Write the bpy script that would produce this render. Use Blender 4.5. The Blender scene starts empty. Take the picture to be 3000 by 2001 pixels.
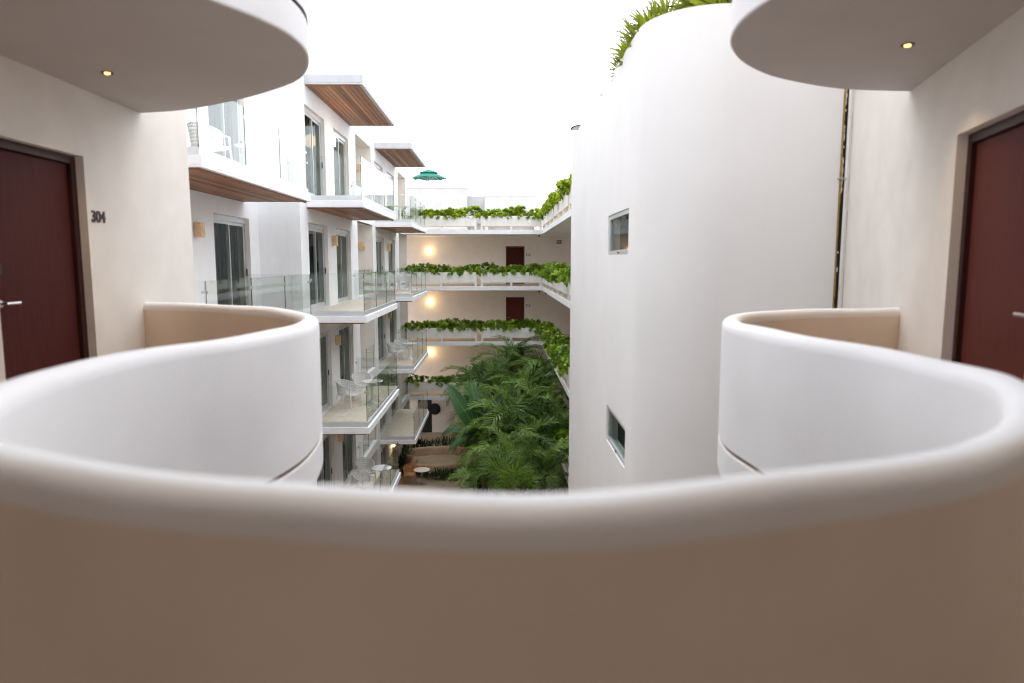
import bpy, bmesh, math, random
from mathutils import Vector, Matrix, Euler
R = math.radians
random.seed(7)
scene = bpy.context.scene
COL = scene.collection

# ------------------------------------------------------------------ camera
EYE = 1.29
cam_data = bpy.data.cameras.new('camera')
cam = bpy.data.objects.new('camera', cam_data)
COL.objects.link(cam)
cam.location = (0, 0, EYE)
cam.rotation_euler = (R(90 - 6.645), 0, R(-1.1665))
cam_data.sensor_width = 36.0
cam_data.lens = 24.0
cam_data.clip_start = 0.05
cam_data.clip_end = 2000
cam_data.dof.use_dof = True
cam_data.dof.focus_distance = 24.0
cam_data.dof.aperture_fstop = 1.1
scene.camera = cam

# ------------------------------------------------------------------ sky and light
SUN_EL, SUN_AZ = R(60), R(14)
world = bpy.data.worlds.new('World')
scene.world = world
world.use_nodes = True
nt = world.node_tree
for n in list(nt.nodes):
    nt.nodes.remove(n)
w_out = nt.nodes.new('ShaderNodeOutputWorld')
w_bg = nt.nodes.new('ShaderNodeBackground')
w_sky = nt.nodes.new('ShaderNodeTexSky')
w_sky.sky_type = 'NISHITA'
w_sky.sun_disc = False
w_sky.sun_elevation = SUN_EL
w_sky.sun_rotation = SUN_AZ
w_sky.dust_density = 3.0
w_hs = nt.nodes.new('ShaderNodeHueSaturation')
w_hs.inputs['Saturation'].default_value = 0.22
w_tc = nt.nodes.new('ShaderNodeTexCoord')
w_map = nt.nodes.new('ShaderNodeMapping')
w_map.inputs['Scale'].default_value = (1.2, 1.2, 3.5)
w_no = nt.nodes.new('ShaderNodeTexNoise')
w_no.inputs['Scale'].default_value = 1.7
w_no.inputs['Detail'].default_value = 6
w_ramp = nt.nodes.new('ShaderNodeMapRange')
w_ramp.inputs['From Min'].default_value = 0.3
w_ramp.inputs['From Max'].default_value = 0.7
w_ramp.inputs['To Min'].default_value = 0.72
w_ramp.inputs['To Max'].default_value = 0.96
w_mix = nt.nodes.new('ShaderNodeMix')
w_mix.data_type = 'RGBA'
w_mix.inputs['B'].default_value = (10.25, 10.5, 11.15, 1)      # even cloud layer
w_bg.inputs['Strength'].default_value = 0.12
nt.links.new(w_tc.outputs['Generated'], w_map.inputs['Vector'])
nt.links.new(w_map.outputs['Vector'], w_no.inputs['Vector'])
nt.links.new(w_no.outputs['Fac'], w_ramp.inputs['Value'])
nt.links.new(w_ramp.outputs['Result'], w_mix.inputs['Factor'])
nt.links.new(w_sky.outputs['Color'], w_hs.inputs['Color'])
nt.links.new(w_hs.outputs['Color'], w_mix.inputs['A'])
nt.links.new(w_mix.outputs['Result'], w_bg.inputs['Color'])
nt.links.new(w_bg.outputs['Background'], w_out.inputs['Surface'])

sun_data = bpy.data.lights.new('sun', 'SUN')
sun_data.energy = 0.5
sun_data.angle = R(60)
sun_data.color = (1.0, 0.96, 0.9)
sun = bpy.data.objects.new('sun', sun_data)
COL.objects.link(sun)
sun.location = (0, 10, 40)
sun_dir = Vector((math.sin(SUN_AZ) * math.cos(SUN_EL), math.cos(SUN_AZ) * math.cos(SUN_EL), math.sin(SUN_EL)))
sun.rotation_euler = sun_dir.to_track_quat('Z', 'Y').to_euler()

vs = scene.view_settings
vs.view_transform = 'Standard'
vs.look = 'None'
vs.gamma = 1.0
vs.use_curve_mapping = False
vs.exposure = 1.14
scene.cycles.use_denoising = True
scene.cycles.filter_width = 1.15
scene.cycles.use_adaptive_sampling = True
scene.cycles.adaptive_threshold = 0.05
scene.cycles.max_bounces = 8
scene.cycles.diffuse_bounces = 6
scene.cycles.transparent_max_bounces = 14
scene.cycles.sample_clamp_indirect = 6.0

# ------------------------------------------------------------------ materials
def nodes_of(name):
    m = bpy.data.materials.new(name)
    m.use_nodes = True
    t = m.node_tree
    return m, t, t.nodes['Principled BSDF']

def plaster(name, col, var=0.04, bump=0.12, scale=3.0, rough=0.8, streak=0.0):
    m, t, b = nodes_of(name)
    b.inputs['Roughness'].default_value = rough
    b.inputs['Specular IOR Level'].default_value = 0.25
    tc = t.nodes.new('ShaderNodeTexCoord')
    n1 = t.nodes.new('ShaderNodeTexNoise'); n1.inputs['Scale'].default_value = scale; n1.inputs['Detail'].default_value = 3
    t.links.new(tc.outputs['Object'], n1.inputs['Vector'])
    mr = t.nodes.new('ShaderNodeMapRange')
    mr.inputs['From Min'].default_value = 0.3; mr.inputs['From Max'].default_value = 0.7
    mr.inputs['To Min'].default_value = 1 - var; mr.inputs['To Max'].default_value = 1 + var
    t.links.new(n1.outputs['Fac'], mr.inputs['Value'])
    last = mr.outputs['Result']
    if streak:
        mp = t.nodes.new('ShaderNodeMapping'); mp.inputs['Scale'].default_value = (5, 5, 0.25)
        t.links.new(tc.outputs['Object'], mp.inputs['Vector'])
        n3 = t.nodes.new('ShaderNodeTexNoise'); n3.inputs['Scale'].default_value = 1.6; n3.inputs['Detail'].default_value = 3
        t.links.new(mp.outputs['Vector'], n3.inputs['Vector'])
        m3 = t.nodes.new('ShaderNodeMapRange')
        m3.inputs['From Min'].default_value = 0.5; m3.inputs['From Max'].default_value = 0.8
        m3.inputs['To Min'].default_value = 1.0; m3.inputs['To Max'].default_value = 1 - streak
        t.links.new(n3.outputs['Fac'], m3.inputs['Value'])
        mu = t.nodes.new('ShaderNodeMath'); mu.operation = 'MULTIPLY'
        t.links.new(last, mu.inputs[0]); t.links.new(m3.outputs['Result'], mu.inputs[1])
        last = mu.outputs[0]
    vm = t.nodes.new('ShaderNodeVectorMath'); vm.operation = 'SCALE'
    vm.inputs[0].default_value = col
    t.links.new(last, vm.inputs['Scale'])
    t.links.new(vm.outputs['Vector'], b.inputs['Base Color'])
    n2 = t.nodes.new('ShaderNodeTexNoise'); n2.inputs['Scale'].default_value = 45; n2.inputs['Detail'].default_value = 1
    t.links.new(tc.outputs['Object'], n2.inputs['Vector'])
    n4 = t.nodes.new('ShaderNodeTexNoise'); n4.inputs['Scale'].default_value = 2.2; n4.inputs['Detail'].default_value = 1
    t.links.new(tc.outputs['Object'], n4.inputs['Vector'])
    ma = t.nodes.new('ShaderNodeMath'); ma.operation = 'MULTIPLY_ADD'; ma.inputs[1].default_value = 6.0
    t.links.new(n4.outputs['Fac'], ma.inputs[0]); t.links.new(n2.outputs['Fac'], ma.inputs[2])
    bp = t.nodes.new('ShaderNodeBump'); bp.inputs['Strength'].default_value = bump; bp.inputs['Distance'].default_value = 0.006
    t.links.new(ma.outputs[0], bp.inputs['Height'])
    t.links.new(bp.outputs['Normal'], b.inputs['Normal'])
    return m

def wood(name, c1, c2, axis_scale, rough=0.45, scale=6.0, spec=0.4):
    m, t, b = nodes_of(name)
    b.inputs['Roughness'].default_value = rough
    b.inputs['Specular IOR Level'].default_value = spec
    tc = t.nodes.new('ShaderNodeTexCoord')
    oi = t.nodes.new('ShaderNodeObjectInfo')
    mp = t.nodes.new('ShaderNodeMapping'); mp.inputs['Scale'].default_value = axis_scale
    sc = t.nodes.new('ShaderNodeVectorMath'); sc.operation = 'SCALE'; sc.inputs['Scale'].default_value = 37.0
    cb = t.nodes.new('ShaderNodeCombineXYZ')
    for k in range(3): t.links.new(oi.outputs['Random'], cb.inputs[k])
    t.links.new(cb.outputs[0], sc.inputs[0])
    ad = t.nodes.new('ShaderNodeVectorMath'); ad.operation = 'ADD'
    t.links.new(tc.outputs['Object'], ad.inputs[0]); t.links.new(sc.outputs['Vector'], ad.inputs[1])
    t.links.new(ad.outputs['Vector'], mp.inputs['Vector'])
    n = t.nodes.new('ShaderNodeTexNoise'); n.inputs['Scale'].default_value = scale; n.inputs['Detail'].default_value = 8; n.inputs['Roughness'].default_value = 0.65
    t.links.new(mp.outputs['Vector'], n.inputs['Vector'])
    ma = t.nodes.new('ShaderNodeMath'); ma.operation = 'MULTIPLY_ADD'; ma.inputs[1].default_value = 0.5
    m2 = t.nodes.new('ShaderNodeMath'); m2.operation = 'MULTIPLY'; m2.inputs[1].default_value = 0.5
    t.links.new(oi.outputs['Random'], m2.inputs[0])
    t.links.new(n.outputs['Fac'], ma.inputs[0]); t.links.new(m2.outputs[0], ma.inputs[2])
    rp = t.nodes.new('ShaderNodeValToRGB')
    rp.color_ramp.elements[0].position = 0.25; rp.color_ramp.elements[1].position = 0.75
    rp.color_ramp.elements[0].color = (*c1, 1); rp.color_ramp.elements[1].color = (*c2, 1)
    t.links.new(ma.outputs[0], rp.inputs['Fac'])
    t.links.new(rp.outputs['Color'], b.inputs['Base Color'])
    bp = t.nodes.new('ShaderNodeBump'); bp.inputs['Strength'].default_value = 0.15; bp.inputs['Distance'].default_value = 0.003
    t.links.new(n.outputs['Fac'], bp.inputs['Height']); t.links.new(bp.outputs['Normal'], b.inputs['Normal'])
    return m

def simple(name, col, rough=0.5, metal=0.0, spec=0.5, var=0.06, scale=12.0):
    m, t, b = nodes_of(name)
    b.inputs['Roughness'].default_value = rough
    b.inputs['Metallic'].default_value = metal
    b.inputs['Specular IOR Level'].default_value = spec
    tc = t.nodes.new('ShaderNodeTexCoord')
    n = t.nodes.new('ShaderNodeTexNoise'); n.inputs['Scale'].default_value = scale; n.inputs['Detail'].default_value = 5
    t.links.new(tc.outputs['Object'], n.inputs['Vector'])
    mr = t.nodes.new('ShaderNodeMapRange'); mr.inputs['To Min'].default_value = 1 - 2 * var; mr.inputs['To Max'].default_value = 1 + 2 * var
    t.links.new(n.outputs['Fac'], mr.inputs['Value'])
    vm = t.nodes.new('ShaderNodeVectorMath'); vm.operation = 'SCALE'; vm.inputs[0].default_value = col
    t.links.new(mr.outputs['Result'], vm.inputs['Scale'])
    t.links.new(vm.outputs['Vector'], b.inputs['Base Color'])
    return m

def leaf(name, dark, light, rough=0.4, trans=0.25, spec=0.4):
    m, t, b = nodes_of(name)
    b.inputs['Roughness'].default_value = rough
    b.inputs['Specular IOR Level'].default_value = spec
    oi = t.nodes.new('ShaderNodeObjectInfo')
    tc = t.nodes.new('ShaderNodeTexCoord')
    n = t.nodes.new('ShaderNodeTexNoise'); n.inputs['Scale'].default_value = 9; n.inputs['Detail'].default_value = 2
    t.links.new(tc.outputs['Object'], n.inputs['Vector'])
    ma = t.nodes.new('ShaderNodeMath'); ma.operation = 'MULTIPLY_ADD'; ma.inputs[1].default_value = 0.7
    m2 = t.nodes.new('ShaderNodeMath'); m2.operation = 'MULTIPLY_ADD'; m2.inputs[1].default_value = 0.8; m2.inputs[2].default_value = -0.25
    t.links.new(oi.outputs['Random'], m2.inputs[0])
    t.links.new(n.outputs['Fac'], ma.inputs[0]); t.links.new(m2.outputs[0], ma.inputs[2])
    rp = t.nodes.new('ShaderNodeValToRGB')
    rp.color_ramp.elements[0].position = 0.15; rp.color_ramp.elements[1].position = 0.9
    rp.color_ramp.elements[0].color = (*dark, 1); rp.color_ramp.elements[1].color = (*light, 1)
    t.links.new(ma.outputs[0], rp.inputs['Fac'])
    t.links.new(rp.outputs['Color'], b.inputs['Base Color'])
    tr = t.nodes.new('ShaderNodeBsdfTranslucent')
    t.links.new(rp.outputs['Color'], tr.inputs['Color'])
    mx = t.nodes.new('ShaderNodeMixShader'); mx.inputs['Fac'].default_value = trans
    t.links.new(b.outputs['BSDF'], mx.inputs[1]); t.links.new(tr.outputs['BSDF'], mx.inputs[2])
    t.links.new(mx.outputs['Shader'], t.nodes['Material Output'].inputs['Surface'])
    return m

def glass(name, tint, ior=1.5, gain=1.0, base=0.02):
    """thin sheet: sees through, mirrors by Fresnel"""
    m = bpy.data.materials.new(name); m.use_nodes = True
    t = m.node_tree
    t.nodes.remove(t.nodes['Principled BSDF'])
    tr = t.nodes.new('ShaderNodeBsdfTransparent'); tr.inputs['Color'].default_value = (*tint, 1)
    gl = t.nodes.new('ShaderNodeBsdfGlossy'); gl.inputs['Roughness'].default_value = 0.02; gl.inputs['Color'].default_value = (0.95, 1, 0.98, 1)
    fr = t.nodes.new('ShaderNodeFresnel')
    ge = t.nodes.new('ShaderNodeNewGeometry')
    io = t.nodes.new('ShaderNodeMapRange'); io.inputs['To Min'].default_value = ior; io.inputs['To Max'].default_value = 1 / ior
    t.links.new(ge.outputs['Backfacing'], io.inputs['Value']); t.links.new(io.outputs['Result'], fr.inputs['IOR'])
    ma = t.nodes.new('ShaderNodeMath'); ma.operation = 'MULTIPLY_ADD'; ma.inputs[1].default_value = gain; ma.inputs[2].default_value = base
    ma.use_clamp = True
    t.links.new(fr.outputs['Fac'], ma.inputs[0])
    mx = t.nodes.new('ShaderNodeMixShader')
    t.links.new(ma.outputs[0], mx.inputs['Fac'])
    t.links.new(tr.outputs['BSDF'], mx.inputs[1]); t.links.new(gl.outputs['BSDF'], mx.inputs[2])
    t.links.new(mx.outputs['Shader'], t.nodes['Material Output'].inputs['Surface'])
    return m

def lamp_mat(name, col, strength):
    m, t, b = nodes_of(name)
    b.inputs['Base Color'].default_value = (0.75, 0.52, 0.3, 1)
    b.inputs['Emission Color'].default_value = (*col, 1)
    tc = t.nodes.new('ShaderNodeTexCoord')
    n = t.nodes.new('ShaderNodeTexNoise'); n.inputs['Scale'].default_value = 7
    t.links.new(tc.outputs['Object'], n.inputs['Vector'])
    mr = t.nodes.new('ShaderNodeMapRange'); mr.inputs['To Min'].default_value = strength * 0.6; mr.inputs['To Max'].default_value = strength * 1.4
    t.links.new(n.outputs['Fac'], mr.inputs['Value'])
    t.links.new(mr.outputs['Result'], b.inputs['Emission Strength'])
    return m

M = {}
M['white'] = plaster('white_render', (0.84, 0.845, 0.86), 0.025, 0.10, 2.5, streak=0.05)
M['tower'] = plaster('tower_render', (0.80, 0.79, 0.785), 0.025, 0.12, 0.9, streak=0.012)
M['rim'] = plaster('parapet_render', (0.83, 0.83, 0.845), 0.035, 0.13, 1.5, rough=0.75)
M['roofwhite'] = plaster('weathered_dimmed_roof_render', (0.54, 0.55, 0.56), 0.05, 0.12, 2.0, streak=0.10)  # streaked by weather; base greyed beyond that to offset the strong sky light
M['inner'] = plaster('parapet_inside_shade_cream', (0.73, 0.60, 0.475), 0.06, 0.10, 1.6)  # cream paint browned so the colour carries the shade of the inside
M['inner_mid'] = plaster('parapet_edge_shade_blend', (0.77, 0.71, 0.655), 0.05, 0.12, 1.6)  # in-between tone, paints the soft falloff from lit rim to shaded inside
M['cream'] = plaster('corridor_cream', (0.77, 0.725, 0.67), 0.045, 0.08, 2.5)
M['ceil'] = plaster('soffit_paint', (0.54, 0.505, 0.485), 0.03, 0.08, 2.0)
M['farwall'] = plaster('far_corridor_paint', (0.88, 0.83, 0.78), 0.03, 0.08, 2.0)
M['planter'] = plaster('planter_render', (0.82, 0.80, 0.76), 0.03, 0.10, 3.0, streak=0.12)
M['walk'] = simple('walkway_tile', (0.68, 0.55, 0.42), 0.5, var=0.08, scale=3)
M['floor'] = simple('corridor_floor', (0.40, 0.28, 0.18), 0.5, var=0.08, scale=3)
M['tile'] = simple('travertine', (0.76, 0.68, 0.56), 0.45, var=0.16, scale=5)
M['alu'] = simple('aluminium', (0.62, 0.64, 0.66), 0.38, 0.6, 0.5, var=0.03)
M['channel'] = simple('rail_channel', (0.66, 0.68, 0.71), 0.35, 0.5, 0.5, var=0.03)
M['steel'] = simple('brushed_steel', (0.62, 0.61, 0.60), 0.3, 1.0, 0.5, var=0.04)
M['dark'] = simple('dark_fitting', (0.02, 0.02, 0.022), 0.4, var=0.05)
M['door'] = wood('mahogany_door', (0.050, 0.011, 0.010), (0.14, 0.034, 0.027), (9, 9, 0.5), 0.6, 5, 0.12)
M['doorframe'] = wood('door_frame_wood', (0.022, 0.006, 0.006), (0.05, 0.013, 0.012), (9, 9, 0.5), 0.5, 5, 0.3)
M['plank'] = wood('soffit_plank', (0.14, 0.055, 0.03), (0.44, 0.205, 0.105), (8, 0.6, 8), 0.5, 4, 0.2)
M['trim'] = wood('soffit_trim', (0.20, 0.065, 0.02), (0.34, 0.13, 0.045), (6, 1, 6), 0.45, 4)
M['rail_glass'] = glass('railing_glass', (0.955, 0.968, 0.963), 1.5, 0.75, 0.005)
M['glass_edge'] = simple('glass_edge', (0.03, 0.05, 0.045), 0.2)
M['door_glass'] = glass('door_glass', (0.85, 0.88, 0.87), 1.5, 0.27, 0.0)
M['curtain'] = simple('charcoal_curtain', (0.012, 0.014, 0.018), 0.8, var=0.1)
M['curtain_light'] = simple('grey_curtain', (0.17, 0.17, 0.155), 0.8, var=0.06)
M['chair'] = simple('white_resin', (0.80, 0.80, 0.79), 0.45, var=0.03)
M['tan'] = simple('tan_resin', (0.55, 0.33, 0.18), 0.5, var=0.05)
M['stone'] = plaster('alabaster', (0.74, 0.50, 0.30), 0.22, 0.05, 9.0, rough=0.35)
M['lamp'] = lamp_mat('alabaster_lit', (1.0, 0.55, 0.16), 6.0)
M['lamp_soft'] = lamp_mat('alabaster_lit_soft', (1.0, 0.62, 0.24), 5.0)
M['bulb'] = lamp_mat('downlight_bulb', (1.0, 0.48, 0.10), 3.5)
M['green'] = simple('parasol_cloth', (0.0, 0.17, 0.115), 0.8, var=0.08)
M['pole'] = simple('parasol_pole', (0.30, 0.13, 0.08), 0.5)
M['leaf'] = leaf('planter_leaf', (0.12, 0.22, 0.016), (0.38, 0.54, 0.05), 0.4, 0.25)
M['leaf_skylit'] = leaf('planter_leaf_yellow_skylit', (0.16, 0.26, 0.012), (0.45, 0.55, 0.03), 0.4, 0.35)  # yellower top hedges, their extra sky light partly put into the colour
M['palm'] = leaf('palm_leaf', (0.034, 0.085, 0.016), (0.21, 0.34, 0.075), 0.5, 0.22, 0.18)
M['palm_bright'] = leaf('palm_leaf_bright', (0.07, 0.15, 0.012), (0.22, 0.36, 0.05), 0.4, 0.25)
M['banana'] = leaf('banana_leaf', (0.02, 0.075, 0.03), (0.07, 0.17, 0.06), 0.4, 0.2)
M['shrub'] = leaf('shrub_leaf', (0.012, 0.04, 0.012), (0.06, 0.13, 0.035), 0.4, 0.2)
M['fan'] = leaf('fan_leaf', (0.11, 0.15, 0.01), (0.32, 0.38, 0.03), 0.45, 0.35)
M['fan_tip'] = leaf('fan_leaf_dry', (0.06, 0.02, 0.014), (0.16, 0.07, 0.03), 0.6, 0.15)
M['bark'] = simple('palm_trunk', (0.13, 0.10, 0.07), 0.85, var=0.2)
M['soil'] = simple('soil', (0.06, 0.042, 0.03), 0.9, var=0.25, scale=4)
M['ground'] = simple('courtyard_paving', (0.46, 0.36, 0.26), 0.8, var=0.18, scale=1.2)
M['pond'] = plaster('pond_render', (0.42, 0.33, 0.22), 0.12, 0.2, 2.0, streak=0.2)
M['kerb'] = plaster('pond_kerb', (0.50, 0.35, 0.23), 0.12, 0.25, 3.0)
M['foam'] = simple('joint_foam', (0.34, 0.22, 0.055), 0.8, var=0.25, scale=20)
M['digit'] = simple('number_paint', (0.030, 0.010, 0.012), 0.4)
M['sign'] = simple('sign_face', (0.45, 0.44, 0.40), 0.5)

# ------------------------------------------------------------------ helpers
class MB:
    def __init__(self):
        self.v, self.f, self.mi = [], [], []
    def face(self, pts, m=0):
        n = len(self.v); self.v += [tuple(p) for p in pts]
        self.f.append(tuple(range(n, n + len(pts)))); self.mi.append(m)
    def box(self, x0, x1, y0, y1, z0, z1, m=0):
        n = len(self.v)
        self.v += [(x0, y0, z0), (x1, y0, z0), (x1, y1, z0), (x0, y1, z0), (x0, y0, z1), (x1, y0, z1), (x1, y1, z1), (x0, y1, z1)]
        for q in ((3, 2, 1, 0), (4, 5, 6, 7), (0, 1, 5, 4), (1, 2, 6, 5), (2, 3, 7, 6), (3, 0, 4, 7)):
            self.f.append(tuple(n + k for k in q)); self.mi.append(m)
    def tube(self, pts, rad, n=8, cap=True, m=0):
        pts = [Vector(p) for p in pts]
        if not hasattr(rad, '__len__'): rad = [rad] * len(pts)
        base = len(self.v)
        up = Vector((0, 0, 1))
        for i, p in enumerate(pts):
            d = (pts[min(i + 1, len(pts) - 1)] - pts[max(i - 1, 0)]).normalized()
            a = d.cross(up)
            if a.length < 1e-3: a = d.cross(Vector((0, 1, 0)))
            a.normalize(); b = a.cross(d)
            for k in range(n):
                t = 2 * math.pi * k / n
                self.v.append(tuple(p + (a * math.cos(t) + b * math.sin(t)) * rad[i]))
        for i in range(len(pts) - 1):
            for k in range(n):
                q = base + i * n
                self.f.append((q + k, q + (k + 1) % n, q + n + (k + 1) % n, q + n + k)); self.mi.append(m)
        if cap:
            self.f.append(tuple(base + k for k in range(n))[::-1]); self.mi.append(m)
            q = base + (len(pts) - 1) * n
            self.f.append(tuple(q + k for k in range(n))); self.mi.append(m)
    def lathe(self, prof, n=24, c=(0, 0, 0), m=0):
        base = len(self.v)
        for r, z in prof:
            for k in range(n):
                t = 2 * math.pi * k / n
                self.v.append((c[0] + r * math.cos(t), c[1] + r * math.sin(t), c[2] + z))
        for i in range(len(prof) - 1):
            for k in range(n):
                q = base + i * n
                self.f.append((q + k, q + (k + 1) % n, q + n + (k + 1) % n, q + n + k)); self.mi.append(m)
        self.f.append(tuple(base + k for k in range(n))[::-1]); self.mi.append(m)
        q = base + (len(prof) - 1) * n
        self.f.append(tuple(q + k for k in range(n))); self.mi.append(m)
    def mesh(self, name, mats, smooth=None):
        me = bpy.data.meshes.new(name)
        me.from_pydata(self.v, [], self.f)
        for m in (mats if isinstance(mats, (list, tuple)) else [mats]):
            me.materials.append(m)
        if any(self.mi):
            me.polygons.foreach_set('material_index', self.mi)
        me.validate(); me.update()
        if smooth is not None:
            for p in me.polygons: p.use_smooth = True
            me.set_sharp_from_angle(angle=R(smooth))
        return me
    def build(self, name, mats, parent=None, smooth=None, bevel=0, loc=None, rz=0):
        o = link(name, self.mesh(name, mats, smooth), parent)
        if loc is not None: o.location = loc
        if rz: o.rotation_euler.z = rz
        if bevel:
            b = o.modifiers.new('bevel', 'BEVEL'); b.width = bevel; b.segments = 2; b.limit_method = 'ANGLE'; b.angle_limit = R(40)
        return o

def link(name, data, parent=None):
    o = bpy.data.objects.new(name, data)
    COL.objects.link(o)
    o.parent = parent
    return o

def thing(name, label, cat, loc=(0, 0, 0), rz=0, group=None, kind=None):
    o = link(name, None)
    o.location = loc; o.rotation_euler.z = rz
    return tag(o, label, cat, group, kind)

def tag(o, label, cat=None, group=None, kind=None):
    o['label'] = label
    if cat: o['category'] = cat
    if group: o['group'] = group
    if kind: o['kind'] = kind
    return o

def copy_tree(src, loc=None, rz=None, parent=None):
    c = src.copy(); COL.objects.link(c); c.parent = parent
    if loc is not None: c.location = loc
    if rz is not None: c.rotation_euler.z = rz
    for ch in [o for o in src.children]:
        copy_tree(ch, parent=c)
    return c

def holed_wall(P, u0, u1, v0, v1, holes, mb, m=0, mr=0):
    """wall sheet through P(u, v, depth) with openings (u0, u1, v0, v1, depth, closed)"""
    us = sorted({u0, u1, *[h[0] for h in holes], *[h[1] for h in holes]})
    vs_ = sorted({v0, v1, *[h[2] for h in holes], *[h[3] for h in holes]})
    us = [u for u in us if u0 <= u <= u1]; vs_ = [v for v in vs_ if v0 <= v <= v1]
    for a, b in zip(us, us[1:]):
        for c, d in zip(vs_, vs_[1:]):
            um, vm_ = (a + b) / 2, (c + d) / 2
            if any(h[0] < um < h[1] and h[2] < vm_ < h[3] for h in holes): continue
            mb.face([P(a, c, 0), P(b, c, 0), P(b, d, 0), P(a, d, 0)], m)
    for a, b, c, d, dep, closed in holes:
        mb.face([P(a, c, 0), P(a, d, 0), P(a, d, dep), P(a, c, dep)], mr)
        mb.face([P(b, c, 0), P(b, c, dep), P(b, d, dep), P(b, d, 0)], mr)
        mb.face([P(a, d, 0), P(b, d, 0), P(b, d, dep), P(a, d, dep)], mr)
        mb.face([P(a, c, 0), P(a, c, dep), P(b, c, dep), P(b, c, 0)], mr)
        if closed: mb.face([P(a, c, dep), P(b, c, dep), P(b, d, dep), P(a, d, dep)], mr)

def spline(pts, per=4):
    out = []
    n = len(pts)
    for i in range(n - 1):
        p0 = Vector(pts[max(i - 1, 0)]); p1 = Vector(pts[i]); p2 = Vector(pts[i + 1]); p3 = Vector(pts[min(i + 2, n - 1)])
        for k in range(per):
            t = k / per
            out.append(0.5 * ((2 * p1) + (p2 - p0) * t + (2 * p0 - 5 * p1 + 4 * p2 - p3) * t * t + (3 * p1 - p0 - 3 * p2 + p3) * t ** 3))
    out.append(Vector(pts[-1]))
    for _ in range(2):
        out = [out[0]] + [(a + 2 * b + c) / 4 for a, b, c in zip(out, out[1:], out[2:])] + [out[-1]]
    return out

def number(text, size, parent, loc, rot, name='room_number'):
    cu = bpy.data.curves.new(name, 'FONT'); cu.body = text; cu.size = size; cu.extrude = size * 0.06
    cu.offset = size * 0.012
    tmp = bpy.data.objects.new('tmp_text', cu); COL.objects.link(tmp)
    dg = bpy.context.evaluated_depsgraph_get(); dg.update()
    me = bpy.data.meshes.new_from_object(tmp.evaluated_get(dg))
    bpy.data.objects.remove(tmp, do_unlink=True)
    me.materials.clear(); me.materials.append(M['digit'])
    o = link(name, me, parent); o.location = loc; o.rotation_euler = rot
    return o

ST = 3.03
L4, L3, L2, L1, G = ST, 0.0, -ST, -2 * ST, -3 * ST

# ------------------------------------------------------------------ ground
mb = MB(); mb.box(-60, 60, -40, 140, G - 0.5, G)
g = mb.build('ground', M['ground']); tag(g, 'tan courtyard paving and soil at the bottom of the well', kind='structure')

# ------------------------------------------------------------------ near wing: the corridor the camera stands in
near = thing('corridor_wing', 'near corridor wing with wavy white parapet and door 304', 'building', (0, 0, G))
OFF = Vector((0, 0, -G))
def NP(o):                       # parts of the near wing are drawn in world coordinates, their parent stands on the ground
    o.location = o.location + OFF
    return o

RIM0 = [(-3.75, 7.17), (-3.6, 7.15), (-3.2, 7.05), (-2.85, 6.9), (-2.5, 6.66), (-2.15, 6.38), (-1.85, 6.08), (-1.6, 5.75), (-1.42, 5.4), (-1.32, 5.0),
       (-1.27, 4.6), (-1.27, 4.25), (-1.33, 3.93), (-1.45, 3.65), (-1.57, 3.4), (-1.65, 3.05), (-1.66, 2.75), (-1.62, 2.42), (-1.5, 2.06),
       (-1.33, 1.82), (-1.15, 1.67), (-.95, 1.55), (-.7, 1.44), (-.43, 1.37), (-.15, 1.315), (.05, 1.3), (.25, 1.32), (.5, 1.39), (.77, 1.475),
       (1.0, 1.58), (1.22, 1.72), (1.42, 1.9), (1.6, 2.12), (1.72, 2.35), (1.8, 2.6), (1.82, 2.9), (1.79, 3.2), (1.71, 3.5), (1.63, 3.82),
       (1.56, 4.2), (1.54, 4.55), (1.6, 4.9), (1.75, 5.25), (1.97, 5.53), (2.25, 5.76), (2.65, 5.99), (3.0, 6.1), (3.35, 6.15), (3.63, 6.16), (3.8, 6.16)]
RIM = [(x + (.03 if 1.4 < x < 1.7 and 4 < y < 5 else 0), y - .055 * max(0, min(1, (2.4 - y) / .8))) for x, y in RIM0]
TOP = [(-3.75, 7.22), (-3.6, 7.19), (-3.22, 7.09), (-2.92, 6.95), (-2.6, 6.74), (-2.25, 6.49), (-1.9, 6.18), (-1.68, 5.95), (-1.53, 5.7), (-1.42, 5.4), (-1.36, 5.08),
       (-1.37, 4.8), (-1.42, 4.6), (-1.49, 4.43), (-1.58, 4.27), (-1.68, 4.1), (-1.79, 3.85), (-1.88, 3.5), (-1.9, 3.1), (-1.8, 2.6), (-1.5, 2.1),
       (-1.0, 1.7), (-.4, 1.5), (.1, 1.45), (.6, 1.52), (1.2, 1.8), (1.6, 2.2), (1.8, 2.7), (1.82, 3.15), (1.72, 3.6), (1.6, 3.95), (1.54, 4.2), (1.52, 4.45),
       (1.56, 4.75), (1.65, 5.0), (1.82, 5.29), (2.03, 5.53), (2.27, 5.74), (2.7, 5.98), (3.02, 6.1), (3.41, 6.15), (3.66, 6.16), (3.8, 6.16)]

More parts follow.
